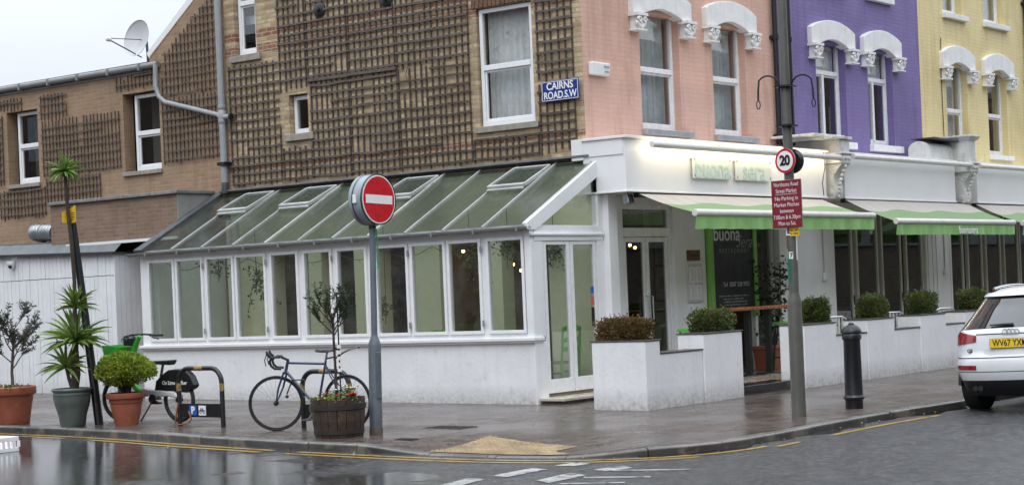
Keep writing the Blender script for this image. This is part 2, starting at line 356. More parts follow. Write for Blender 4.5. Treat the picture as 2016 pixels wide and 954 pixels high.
# ================================================================ GROUND
def wet_road():
    m, t, b = nmat('wet_asphalt'); ob = objvec(t, False); se = nd(t, 'SeparateXYZ'); t.links.new(ob, se.inputs[0])
    n1 = noise(t, ob, .45, 5, .6); grad = maprange(t, se.outputs['Y'], 9, 15.5, -.13, .24)
    a = nd(t, 'Math', _operation='ADD'); t.links.new(n1, a.inputs[0]); t.links.new(grad, a.inputs[1]); film = maprange(t, a.outputs[0], .42, .62, 0, 1)
    fine = noise(t, ob, 11, 8, .85); mid = noise(t, ob, 2.3, 5, .6)
    c = mixc(t, maprange(t, mid, .35, .65, 0, 1), (.012, .0125, .014), (.028, .029, .031)); c = mixc(t, maprange(t, fine, .48, .58, 0, .8), c, (.125, .125, .13)); t.links.new(c, b.inputs['Base Color'])
    r = maprange(t, film, 0, 1, .34, .055); t.links.new(r, b.inputs['Roughness']); b.inputs['Specular IOR Level'].default_value = .5
    bs = maprange(t, film, 0, 1, 1.0, .04); bn = nd(t, 'Bump', Distance=.008); t.links.new(bs, bn.inputs['Strength']); t.links.new(fine, bn.inputs['Height']); bn.inputs['Distance'].default_value = .03
    b2 = nd(t, 'Bump', Strength=.05, Distance=.02); t.links.new(noise(t, ob, 5, 4, .6), b2.inputs['Height']); t.links.new(bn.outputs[0], b2.inputs['Normal']); t.links.new(b2.outputs[0], b.inputs['Normal'])
    return m
def wet_paving():
    m, t, b = nmat('wet_block_paving'); ob = objvec(t, False)
    mp = nd(t, 'Mapping'); mp.inputs['Rotation'].default_value = (0, 0, R(38)); t.links.new(ob, mp.inputs['Vector'])
    k = nd(t, 'TexBrick'); k.offset = .5
    for s_, x in (('Scale', 1), ('Mortar Size', .010), ('Mortar Smooth', .3), ('Bias', 0), ('Brick Width', .23), ('Row Height', .12)): k.inputs[s_].default_value = x
    t.links.new(mp.outputs[0], k.inputs['Vector']); k.inputs['Color1'].default_value = (0, 0, 0, 1); k.inputs['Color2'].default_value = (1, 1, 1, 1); k.inputs['Mortar'].default_value = (.4, .4, .4, 1)
    c = mixc(t, k.outputs['Color'], (.034, .024, .02), (.145, .108, .092)); c = mixc(t, k.outputs['Fac'], c, (.035, .03, .027))
    n1 = noise(t, ob, .55, 5, .6); c = mixc(t, maprange(t, n1, .42, .7, 0, .35), c, (.075, .058, .053)); n2 = noise(t, ob, 26, 4, .7); c = mixc(t, maprange(t, n2, .48, .62, 0, .4), c, (.16, .135, .118))
    t.links.new(c, b.inputs['Base Color'])
    film = maprange(t, n1, .4, .62, 0, 1); t.links.new(maprange(t, film, 0, 1, .34, .15), b.inputs['Roughness'])
    h = nd(t, 'Math', _operation='MULTIPLY_ADD', i1=-1.0); t.links.new(k.outputs['Fac'], h.inputs[0]); h2 = nd(t, 'Math', _operation='MULTIPLY_ADD', i1=.7); t.links.new(k.outputs['Color'], h2.inputs[0]); t.links.new(h.outputs[0], h2.inputs[2])
    h3 = nd(t, 'Math', _operation='MULTIPLY_ADD', i1=.35); t.links.new(n2, h3.inputs[0]); t.links.new(h2.outputs[0], h3.inputs[2])
    bn = nd(t, 'Bump', Distance=.012); t.links.new(maprange(t, film, 0, 1, 1.0, .8), bn.inputs['Strength']); t.links.new(h3.outputs[0], bn.inputs['Height'])
    b2 = nd(t, 'Bump', Strength=.12, Distance=.04); t.links.new(noise(t, ob, 2.4, 3, .5), b2.inputs['Height']); t.links.new(bn.outputs[0], b2.inputs['Normal']); t.links.new(b2.outputs[0], b.inputs['Normal'])
    return m
M_road = wet_road(); M_pave = wet_paving()
M_kerb = M('wet_granite_kerb', (.13, .125, .118), .3, .45, 1.3, .5, 45, patch=((.22, .2, .17), 2.2, .55, .7), rvar=.14, rnd=False)
M_tact = M('buff_tactile', (.33, .245, .14), .4, .3, 3.5, .2, 40, patch=((.19, .14, .095), 2, .55, .7), rnd=False)
def worn_paint(name, col, lo):
    m, t, b = nmat(name); v = objvec(t, False); wear = maprange(t, noise(t, v, 6, 7, .75), lo, lo + .1, 1, 0)
    fine = noise(t, v, 60, 3, .7); wr = nd(t, 'Math', _operation='MULTIPLY'); t.links.new(wear, wr.inputs[0]); t.links.new(maprange(t, fine, .6, .72, 1, .45), wr.inputs[1])
    t.links.new(mixc(t, wr.outputs[0], (.045, .045, .046), col), b.inputs['Base Color']); b.inputs['Roughness'].default_value = .28; bump(t, b, fine, .25, .005); return m
M_yline = worn_paint('yellow_road_paint', (.42, .27, .06), .53)
M_wline = worn_paint('white_road_paint', (.46, .46, .45), .5)

KP = [(15.2, 60), (15.4, 40), (15.45, 26), (15.4, 21.2), (15.37, 19.7), (15.25, 18.3), (15.0, 16.8), (14.83, 15.45), (14.72, 14.5), (14.66, 13.4), (14.63, 12.5), (14.65, 11.8), (14.73, 11.3), (14.88, 10.82), (15.1, 10.48), (15.42, 10.14), (15.8, 9.91), (16.26, 9.79), (17, 9.77), (18.1, 9.8), (19.3, 9.82), (20.6, 9.77), (22, 9.7), (30, 9.5), (60, 9.2), (140, 9)]
def catmull(pts, step):
    out = []
    for i in range(len(pts) - 1):
        p0, p1, p2, p3 = (Vector(pts[max(0, min(len(pts) - 1, j))]) for j in (i - 1, i, i + 1, i + 2))
        m1 = (p2 - p0) / 2; m2 = (p3 - p1) / 2; L = (p2 - p1).length
        if L > 5: m1 = m2 = p2 - p1
        m1 = m1.normalized() * L; m2 = m2.normalized() * L
        n = max(1, int(L / step)) if L < 5 else max(2, int(L / 3))
        for k in range(n):
            s = k / n; out.append((2*s**3 - 3*s**2 + 1) * p1 + (s**3 - 2*s**2 + s) * m1 + (-2*s**3 + 3*s**2) * p2 + (s**3 - s**2) * m2)
    out.append(Vector(pts[-1])); return out
KD = catmull(KP, .1)
def drop(x, y):
    d = math.hypot((x - 14.7), (y - 11.85) / 1.0); u = min(1, max(0, (d - .75) / 1.15)); u = u * u * (3 - 2 * u); return .068 * (1 - u)
def pz(x, y): return gz(y) - drop(x, y)
ROAD = -.085
KN = []
for i, p in enumerate(KD):
    tv = (KD[min(i + 1, len(KD) - 1)] - KD[max(i - 1, 0)]).normalized(); KN.append(Vector((-tv.y, tv.x)))   # towards the pavement
b = MB(); b.quad((-300, -300, gz(-300) + ROAD), (400, -300, gz(-300) + ROAD), (400, 400, gz(400) + ROAD), (-300, 400, gz(400) + ROAD)); structure(b.build('road', M_road))
# pavement
b = MB(); cols = [.148, .3, .5, .75, 1.05, 1.4, 1.9, 2.6]; n = len(cols) + 1; vs = []
for p, nn in zip(KD, KN):
    q = Vector((24, p.y)) if p.y > 15.6 else (Vector((p.x, 15.6)) if p.x > 24 else Vector((24, 15.6)))
    if p.y > 35: q = Vector((24, p.y))
    d = (q - p); L = d.length; d.normalize(); blend = 0
    row = []
    for c_ in cols: 
        base = p + nn * .148; dd = (q - base); row.append(base + dd * ((c_ - .148) / dd.length))
    row.append(q)
    vs += [(v.x, v.y, pz(v.x, v.y)) for v in row]
fs = [(i * n + j, i * n + j + 1, (i + 1) * n + j + 1, (i + 1) * n + j) for i in range(len(KD) - 1) for j in range(n - 1)]
b.add(vs, fs); structure(b.build('pavement', M_pave, smooth=30))
# kerb stones
b = MB(); acc = 0; start = 0; cuts = [0]; tgt = .9
for i in range(1, len(KD)):
    acc += (KD[i] - KD[i - 1]).length
    if acc > tgt: cuts.append(i); acc = 0; tgt = random.uniform(.75, 1.1)
cuts.append(len(KD) - 1)
for a, e in zip(cuts[:-1], cuts[1:]):
    if e <= a: continue
    dz = random.uniform(-.004, .004); off = random.uniform(-.008, .008); vs = []; rows = list(range(a, e + 1))
    for k, i in enumerate(rows):
        p = KD[i].copy(); nn = KN[i]
        tv = Vector((nn.y, -nn.x))
        if k == 0: p = p + tv * .006
        if k == len(rows) - 1: p = p - tv * .006
        z = pz(*(p + nn * .15)) + dz
        for o, h in ((0.0, -.25), (.0, -.028), (.006, -.012), (.02, -.002), (.04, .0), (.146, .001), (.146, -.25)):
            v = p + nn * (o + off * (1 if o < .1 else 0)); vs.append((v.x, v.y, z + h))
    m_ = 7; fs = [(k * m_ + j, k * m_ + j + 1, (k + 1) * m_ + j + 1, (k + 1) * m_ + j) for k in range(len(rows) - 1) for j in range(m_ - 1)]
    fs += [tuple(range(m_)), tuple((len(rows) - 1) * m_ + j for j in range(m_))]
    for f_ in fs:
        b.m = 1 if len(f_) == 4 and f_[0] % m_ in (0, 1) else 0; b.add([vs[i] for i in f_], [tuple(range(len(f_)))])
M_kerbface = M('dark_kerb_face', (.05, .047, .043), .35, .4, 2.2, .5, 45, patch=((.15, .13, .1), 2.6, .52, .8), rnd=False)  # front faces in a darker colour than the kerb tops
structure(b.build('kerb', [M_kerb, M_kerbface], smooth=50, merge=True))
def strip(mb, o0, o1, cond, lift=.004):
    for i in range(len(KD) - 1):
        p, q = KD[i], KD[i + 1]
        if not cond((p + q) / 2): continue
        A, B, C, D = p - KN[i] * o0, p - KN[i] * o1, q - KN[i + 1] * o1, q - KN[i + 1] * o0
        mb.quad(*[(v.x, v.y, gz(v.y) + ROAD + lift) for v in (A, B, C, D)])
b = MB()
side = lambda p: (p.x < 15.6 and p.y > 9) and not (14.45 < p.y < 14.85)
strip(b, .20, .285, lambda p: (side(p) or p.x < 16.6 and p.y < 11))
strip(b, .40, .485, lambda p: side(p) and not (p.y > 18.6 and p.y < 19.1))
strip(b, .30, .385, lambda p: 17.9 < p.x < 20.7); strip(b, .33, .40, lambda p: 16.6 < p.x < 17.1)
structure(b.build('yellow_line', M_yline))
b = MB()
def mark(*pts): b.add([(x, y, gz(y) + ROAD + .004) for x, y in pts], [tuple(range(len(pts)))])
mark((12.40, 10.38), (12.98, 10.50), (13.02, 10.72), (12.44, 10.60)); mark((13.22, 10.42), (13.9, 10.45), (13.94, 10.68), (13.25, 10.63)); mark((14.2, 10.38), (14.48, 10.34), (14.5, 10.56), (14.22, 10.6))
mark((12.96, 9.73), (13.6, 9.77), (13.73, 10.04), (13.08, 9.97)); mark((13.95, 9.8), (14.28, 9.7), (14.43, 9.92), (14.02, 9.98))
mark((13.98, 9.74), (14.32, 9.08), (14.38, 9.12), (14.06, 9.78)); mark((13.40, 9.66), (13.66, 9.08), (13.72, 9.13), (13.47, 9.7)); mark((12.9, 9.58), (13.2, 9.06), (13.26, 9.1), (12.98, 9.6)); mark((11.6, 10.3), (12.15, 10.36), (12.18, 10.57), (11.63, 10.5))
structure(b.build('white_road_marking', M_wline))
# standing water in the gutter on the main street side
b = MB(); pv = None
for i, p in enumerate(KD):
    if not (15.2 < p.x < 24 and p.y < 11): continue
    wv = .12 + .10 * math.sin(i * .23) + .06 * math.sin(i * .71 + 1); wv = max(.02, wv)
    A = p - KN[i] * .001; B = p - KN[i] * wv; z = lambda v: gz(v.y) + ROAD + .002
    if pv: b.quad((pv[0].x, pv[0].y, z(pv[0])), (pv[1].x, pv[1].y, z(pv[1])), (B.x, B.y, z(B)), (A.x, A.y, z(A)))
    pv = (A, B)
structure(b.build('puddle', M('dark_water', (.012, .012, .012), .03, .1, 3, .02, 6, spec=.6, rvar=.01, rnd=False)))
# tactile paving, laid on the dropped kerb
TP = [(14.80, 12.75), (15.1, 12.72), (16.0, 12.84), (15.68, 11.36), (15.25, 11.38), (15.02, 10.98), (14.90, 11.22), (14.82, 11.7)]
def inpoly(x, y, P):
    r = False
    for i in range(len(P)):
        (x0, y0), (x1, y1) = P[i], P[i - 1]
        if (y0 > y) != (y1 > y) and x < (x1 - x0) * (y - y0) / (y1 - y0) + x0: r = not r
    return r
bm = bmesh.new(); f = bm.faces.new([bm.verts.new((x, y, 0)) for x, y in TP])
for k in range(1, 16):
    for co, no in (((14.7 + k * .09, 0, 0), (1, 0, 0)), ((0, 10.9 + k * .13, 0), (0, 1, 0))):
        bmesh.ops.bisect_plane(bm, geom=bm.verts[:] + bm.edges[:] + bm.faces[:], plane_co=co, plane_no=no)
b = MB(); bm.verts.index_update(); b.add([(v.co.x, v.co.y, pz(v.co.x, v.co.y) + .006) for v in bm.verts], [tuple(v.index for v in f.verts) for f in bm.faces]); bm.free()
for i in range(26):
    for j in range(32):
        x, y = 14.75 + i * .08, 10.95 + j * .08
        if inpoly(x - .02, y, TP) and inpoly(x + .02, y, TP) and inpoly(x, y - .02, TP) and inpoly(x, y + .02, TP): b.lathe([(.024, 0), (.021, .008), (.012, .012)], (x, y, pz(x, y) + .0055), 6)
structure(b.build('tactile_paving', M_tact, smooth=40))

# ================================================================ wall helper
def ab(mb, ax, c, u0, u1, d0, d1, z0, z1):
    return mb.bx(c + d0, c + d1, u0, u1, z0, z1) if ax == 'x' else mb.bx(u0, u1, c + d0, c + d1, z0, z1)
def ap(ax, c, u, d, z): return (c + d, u, z) if ax == 'x' else (u, c + d, z)
def wall(mb, ax, c, u0, u1, z0, z1, holes=(), depth=.18, back=False):
    us = sorted({u0, u1, *[h[0] for h in holes], *[h[1] for h in holes]}); zs = sorted({z0, z1, *[h[2] for h in holes], *[h[3] for h in holes]})
    us = [u for u in us if u0 <= u <= u1]; zs = [z for z in zs if z0 <= z <= z1]
    for ua, ub in zip(us[:-1], us[1:]):
        for za, zb in zip(zs[:-1], zs[1:]):
            um, zm = (ua + ub) / 2, (za + zb) / 2
            if any(h[0] < um < h[1] and h[2] < zm < h[3] for h in holes): continue
            mb.quad(ap(ax, c, ua, 0, za), ap(ax, c, ub, 0, za), ap(ax, c, ub, 0, zb), ap(ax, c, ua, 0, zb))
            mb.quad(ap(ax, c, ua, depth, za), ap(ax, c, ub, depth, za), ap(ax, c, ub, depth, zb), ap(ax, c, ua, depth, zb))
    for a, e, g, h in holes:
        for (p, q) in (((a, g), (e, g)), ((e, g), (e, h)), ((e, h), (a, h)), ((a, h), (a, g))):
            mb.quad(ap(ax, c, p[0], 0, p[1]), ap(ax, c, q[0], 0, q[1]), ap(ax, c, q[0], depth, q[1]), ap(ax, c, p[0], depth, p[1]))
def frame_rect(mb, ax, c, u0, u1, z0, z1, w, d0, d1, wb=None, wt=None):
    wb = wb or w; wt = wt or w
    ab(mb, ax, c, u0, u0 + w, d0, d1, z0, z1); ab(mb, ax, c, u1 - w, u1, d0, d1, z0, z1)
    ab(mb, ax, c, u0 + w, u1 - w, d0, d1, z0, z0 + wb); ab(mb, ax, c, u0 + w, u1 - w, d0, d1, z1 - wt, z1)
def curtain(name, ax, c, u0, u1, z0, z1, d, mat, parent, waves=9, amp=.03):
    mb = MB(); n = 60; vs = []
    for k in range(n + 1):
        u = u0 + (u1 - u0) * k / n; o = amp * math.sin(k / n * waves * 6.28) + amp * .5 * math.sin(k * 1.7)
        vs += [ap(ax, c, u, d + o, z0), ap(ax, c, u, d + o * .7, z1)]
    mb.add(vs, [(2 * k, 2 * k + 2, 2 * k + 3, 2 * k + 1) for k in range(n)]); return mb.build(name, mat, parent, smooth=80, world=True)
def win(parent, ax, c, u0, u1, z0, z1, d=.11, rail=None, mull=None, curt=None, sill=None, sillm=None, fm=None, gm=None, top_open=False, fw=.065):
    """frame set back d from the wall face, with its pane, curtain and sill as sub-parts"""
    mb = MB(); frame_rect(mb, ax, c, u0, u1, z0, z1, fw, d, d + .07, wb=fw + .02)
    if rail is not None:
        ab(mb, ax, c, u0 + fw, u1 - fw, d - .012, d + .058, rail - .045, rail + .04)
        frame_rect(mb, ax, c, u0 + fw + .004, u1 - fw - .004, z0 + fw + .022, rail - .045, .035, d + .018, d + .055)
    if mull is not None: ab(mb, ax, c, mull - .04, mull + .04, d - .008, d + .06, z0 + fw + .02, (rail - .045) if rail else z1 - fw)
    f = mb.build('window', fm or M_upvc, parent, bevel=.006, world=True)
    g = MB(); ab(g, ax, c, u0 + fw * .6, u1 - fw * .6, d + .034, d + .04, z0 + fw * .7, z1 - fw * .6); g.build('pane', gm or M_glass_up, f, world=True)
    if curt: curtain('curtain', ax, c, u0 + .03, u1 - .03, z0 + .03, z1 - .03, d + .19, curt, f)
    if sill:
        s = MB(); ab(s, ax, c, u0 - sill[0], u1 + sill[1], -sill[2], d + .02, z0 - sill[3], z0 - .003); s.build('sill', sillm or M_stone, f, bevel=.008, world=True)
    return f
def capital(parent, x0, x1, z0, z1, y):
    """carved leaf capital under the end of a window arch"""
    mb = MB(); yf = y - .17; xm = (x0 + x1) / 2; w = x1 - x0
    mb.bx(x0 - .015, x1 + .015, yf - .02, y, z1 - .045, z1); mb.bx(x0 + .04, x1 - .04, yf + .05, y, z0 + .02, z1 - .045); mb.bx(x0, x1, yf + .0, y, z0, z0 + .025)
    for sx in (-1, 1):
        c = [(xm + sx * (w * .28 + .05 * math.cos(a) * (1 - a / 12)), yf + .0, z1 - .11 + .05 * math.sin(a) * (1 - a / 12)) for a in [k * .6 for k in range(14)]]
        mb.tube(c, [.022 - .0009 * k for k in range(14)], 6)
        for k in range(4):
            mb.sphere((xm + sx * w * (.10 + .1 * k), yf + .03, z0 + .06 + .018 * k), .035, 7, 5, (1, 1, 1.3))
    for k in range(3): mb.sphere((xm, yf + .025, z0 + .05 + .06 * k), .034 - .004 * k, 7, 5, (1, 1, 1.4))
    return mb.build('capital', M_plaster, parent, smooth=50, world=True)
def arch(parent, x0, x1, y, zs, rise=.12, wl=.28, wr=.28, band=.34):
    """white segmental arch with shoulders, and its two capitals"""
    mb = MB(); n = 12; poly = [(x0 - wl, zs), (x0 - wl, zs + .3)]
    for k in range(1, n): t_ = k / n; poly.append((x0 - wl + (x1 - x0 + wl + wr) * t_, zs + .3 + (rise + band - .3 + .02) * math.sin(math.pi * t_) ** .8))
    poly += [(x1 + wr, zs + .3), (x1 + wr, zs), (x1, zs)]
    for k in range(1, n): t_ = k / n; poly.append((x1 + (x0 - x1) * t_, zs + rise * math.sin(math.pi * t_)))
    poly.append((x0, zs))
    mb.prism(poly, lambda a, z: (a, y - .1, z), lambda a, z: (a, y + .1, z)); o = mb.build('window_arch', M_plaster, parent, bevel=.012, world=True)
    capital(o, x0 - wl, x0 - .01, zs - .28, zs - .004, y); capital(o, x1 + .0, x1 + wr, zs - .28, zs - .004, y)
    return o

XB, YB = 22.1, 15.62                   # brick side wall plane, painted front plane
# ================================================================ CORNER BUILDING
cb = thing('corner_building', 'brown brick corner building with pink painted front and restaurant on its ground floor', 'building', (XB, YB, 0))
gy = lambda px: at_x(px, 580, XB).y
Y0_ = 15.46
openings = [(21.55, 22.42, .12, 2.45), (20.48, 21.24, .12, 2.45), (19.15, 19.92, .12, 2.45), (17.75, 18.6, .12, 2.45), (16.4, 17.32, .12, 2.45)]
H1 = [(16.56, 17.66, 4.25, 6.14), (21.43, 21.88, 4.5, 5.2), (22.62, 23.16, 6.0, 7.5), (17.2, 18.2, 7.4, 8.9)]
b = MB(); wall(b, 'x', XB, YB, 23.42, 2.9, 9.8, H1, .28); b.build('brick_side_wall', M_stock, cb, world=True)
b = MB(); wall(b, 'x', XB - .03, Y0_ , 23.42, -.2, 3.52, openings, .3); b.build('green_inner_wall', M_int_green, cb, world=True)
PW = [(23.68, 24.85), (25.88, 26.98)]
PH = [(a, e, 4.14, 6.0) for a, e in PW] + [(a, e, 7.1, 8.7) for a, e in PW]
b = MB(); wall(b, 'y', YB, XB, 28.15, 3.0, 9.8, PH, .28); b.build('pink_front_wall', M_pink, cb, world=True)
b = MB(); b.bx(28.0, 28.15, YB + .3, 24, -.2, 9.8); b.bx(XB + .3, 28, 23.4, 23.7, -.2, 9.8); b.build('party_wall', M_brown2, cb, world=True)
b = MB(); b.bx(XB - .12, 28.15, YB - .12, 23.8, 9.8, 10.0); b.build('roof', M_felt, cb, world=True)
b = MB(); b.bx(XB + .3, 28, YB + .3, 23.4, 3.3, 3.5); b.bx(XB + .3, 28, YB + .3, 23.4, 6.6, 6.75); b.build('floor_slab', M_white, cb, world=True)
b = MB(); b.bx(25.2, 25.3, YB + 1.6, 23.4, 0, 3.3); b.bx(23.6, 24.4, 19.6, 20.2, 0, 3.3); b.build('interior_wall', M_int_brown, cb, world=True)
b = MB(); b.bx(20.5, 28, YB - .2, 23.4, .09, .13); b.build('interior_floor', M_int_floor, cb, world=True)
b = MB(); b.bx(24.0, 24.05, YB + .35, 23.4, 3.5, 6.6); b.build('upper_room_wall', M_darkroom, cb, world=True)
f = win(cb, 'x', XB, 16.58, 17.64, 4.27, 6.13, .05, rail=5.2, curt=M_curtain, sill=(.1, .1, .05, .1))
f = win(cb, 'x', XB, 21.45, 21.86, 4.52, 5.18, .1, sill=(.16, .12, .06, .12), fw=.07)
f = win(cb, 'x', XB, 22.64, 23.14, 6.02, 7.48, .09, rail=6.95, sill=(.14, .12, .06, .12))
f = win(cb, 'x', XB, 17.22, 18.18, 7.42, 8.88, .09, rail=8.1, curt=M_curtain, sill=(.1, .1, .05, .1))
for a, e in PW:
    win(cb, 'y', YB, a, e, 4.14, 6.08, .13, rail=5.12, curt=M_curtain_blue, sill=(.03, .22, .1, .1), sillm=M_galv)
    arch(cb, a, e, YB, 5.95)
    win(cb, 'y', YB, a, e, 7.1, 8.7, .13, rail=7.9, curt=M_curtain_blue, sill=(.05, .1, .1, .1), sillm=M_plaster)
# wall tie plates
for px, py in ((630, 20), (762, 0)):
    p = at_x(px, py, XB); mb = MB(); mb.lathe([(.13, 0), (.13, -.03), (.11, -.045), (.04, -.05), (.035, -.075), (.0, -.08)], (p.x, p.y, p.z), 20, 'x'); mb.build('tie_plate', M_black, cb, smooth=40, world=True)
# lintel course over the tall side window
mb = MB()
for k in range(15): mb.box((XB - .008, 16.5 + k * .085, 6.26), (.03, .072, .22), Euler((R((k - 7) * 1.4), 0, 0)).to_matrix())
mb.build('brick_lintel', M('lintel_brick', (.14, .08, .045), .85, .4, 9, .4, 40), cb, world=True)

# ---- shopfront of the corner building
YS = 15.5
b = MB(); b.bx(22.0, 28.3, 14.85, YB, 3.08, 3.86); b.bx(21.96, 28.34, 14.8, YB, 3.86, 3.9); b.bx(21.98, 28.32, 14.825, YB, 3.055, 3.08)
b.bx(21.985, 22.0, 14.88, 15.6, 3.62, 3.86); fas = b.build('fascia', M_fascia, cb, bevel=.006, world=True)
b = MB(); b.bx(21.985, 22.095, 15.6, 15.82, 3.58, 3.9); b.build('fascia_end_panel', M_fascia, cb, bevel=.005, world=True)
b = MB(); b.bx(22.12, 22.36, 15.28, 15.6, -.1, 3.05); b.bx(22.11, 22.38, 15.265, 15.6, -.1, .35); b.bx(22.36, 22.78, 15.48, 15.62, -.1, 3.05); b.bx(24.2, 25.15, 15.46, 15.62, -.1, 3.05); b.bx(27.5, 29.68, 15.46, 15.62, -.1, 3.05); b.bx(27.45, 27.85, 15.36, 15.46, -.1, 3.05); b.bx(22.78, 24.2, 15.47, 15.62, 2.92, 3.05); b.bx(25.15, 27.5, 15.47, 15.62, 2.85, 3.05)
b.build('shopfront_wall', M_white, cb, bevel=.008, world=True)
b = MB(); frame_rect(b, 'y', YS, 22.78, 24.2, .1, 2.92, .07, .02, .12); b.bx(22.85, 24.13, YS + .02, YS + .12, 2.42, 2.56); fr = b.build('door_frame', M_upvc, cb, bevel=.005, world=True)
g = MB(); g.bx(22.84, 24.14, YS + .06, YS + .066, 2.55, 2.86); g.build('pane', M_glass_dark, fr, world=True)
for a, e in ((22.86, 23.48), (23.5, 24.12)):
    mb = MB(); frame_rect(mb, 'y', YS, a, e, .12, 2.41, .075, .035, .085, wb=.2); d = mb.build('door', M_upvc, cb, bevel=.005, world=True)
    g = MB(); g.bx(a + .07, e - .07, YS + .055, YS + .061, .3, 2.35); g.build('pane', M_glass_dark, d, world=True)
    xh = e - .04 if a < 23 else a + .04
    h = MB(); h.tube([(xh, YS + .03, 1.12), (xh, YS - .03, 1.12), (xh, YS - .03, 1.48), (xh, YS + .03, 1.48)], .013, 8); h.build('handle', M_steel, d, smooth=40, world=True)
mb = MB(); frame_rect(mb, 'y', YS, 26.76, 27.5, .1, 2.85, .09, .0, .1, wt=.26); d = mb.build('door', M_upvc, cb, bevel=.005, world=True)
g = MB(); g.bx(26.82, 27.44, YS + .05, YS + .056, .15, 2.6); g.build('pane', M_glass_dark, d, world=True)
for k, px in enumerate(((1010, 520), (1003, 533), (1026, 532), (912, 494), (1240, 482), (1250, 487))):
    p = at_x(*px, 23.4 + .13 * (k % 3)) if k < 4 else at_y(*px, 17 + .3 * k - 1.2)
    l = thing('pendant_lamp', ['upper left bulb of the warm cluster behind the last side window', 'bare warm bulb lowest of the cluster behind the last side window', 'bare warm bulb at the right of the cluster behind the last side window', 'single warm bulb glowing behind the tenth side window', 'warm spot bulb behind the left entrance door, the upper one', 'warm spot bulb behind the left entrance door, the lower one'][k], 'lamp', p, group='warm bulbs inside the restaurant')
    mb = MB(); mb.sphere((0, 0, 0), .028, 10, 8); mb.build('bulb', emis('warm_bulb', (1, .48, .14), 14), l, smooth=60)
    mb = MB(); mb.tube([(0, 0, .02), (0, 0, 3.3 - p.z)], .006, 5); mb.lathe([(.02, .0), (.02, .06)], (0, 0, .02), 8); mb.build('cord', M_black, l)

# ---- lit-up strip light over the fascia, dark ones on the neighbours
def strip_light(x0, x1, y, z, label, lit):
    L = thing('sign_light', label, 'light', (x0, y, z), group='long tube lights above the fascias'); n = x1 - x0
    mb = MB(); mb.lathe([(.0, 0), (.045, .002), (.05, .012), (.05, n - .012), (.045, n - .002), (0, n)], (0, 0, 0), 16, 'x'); mb.build('housing', M_awn_white, L, smooth=35)
    mb = MB(); mb.bx(.05, n - .05, .036, .056, -.035, -.018); mb.build('diffuser', emis('lit_diffuser', (1, .83, .55), 22) if lit else M_signwhite, L)
    for k in range(4):
        xx = n * (.14 + .24 * k); mb = MB(); mb.tube([(xx, .02, .03), (xx + .02, .2, .07), (xx + .03, .24, .09)], .009, 6); mb.build('arm', M_galv, L)
strip_light(22.38, 28.42, 14.62, 3.76, 'long white tube light, switched on and glowing warm over the pale green shop name', True)
strip_light(28.92, 34.1, 14.62, 3.80, 'long white tube light, switched off, above the blank fascia under the purple house', False)
strip_light(34.5, 39.4, 14.62, 3.80, 'long white tube light, switched off, under the yellow house at the right edge', False)
# ---- glass sign panels
M_signglass = M('frosted_sign_glass', (.72, .745, .70), .15, .04, 3); M_mint = M('mint_letter', (.51, .66, .59), .3, .05, 4)
for k, (a, e, word) in enumerate(((23.79, 24.96, 'buona'), (25.09, 26.26, 'sera'))):
    s = thing('glass_sign', 'frosted glass panel reading %s in mint letters on the lit fascia' % word, 'sign', ((a + e) / 2, 14.85, 3.47), group='glass name panels on the fascia')
    w_ = (e - a) / 2; mb = MB(); mb.bx(-w_, w_, -.062, -.05, -.17, .18); mb.build('panel', M_signglass, s, bevel=.002)
    text('lettering', word, .44, M_mint, s, (0, -.066, -.02), FACE_N, .006, width=(e - a) * (.9 if k == 0 else .62))
    for sx in (-1, 1):
        for sz in (-.125, .135):
            q = MB(); q.lathe([(.016, -.07), (.016, 0)], (sx * (w_ - .045), 0, sz), 10, 'y'); q.build('standoff', M_steel, s)

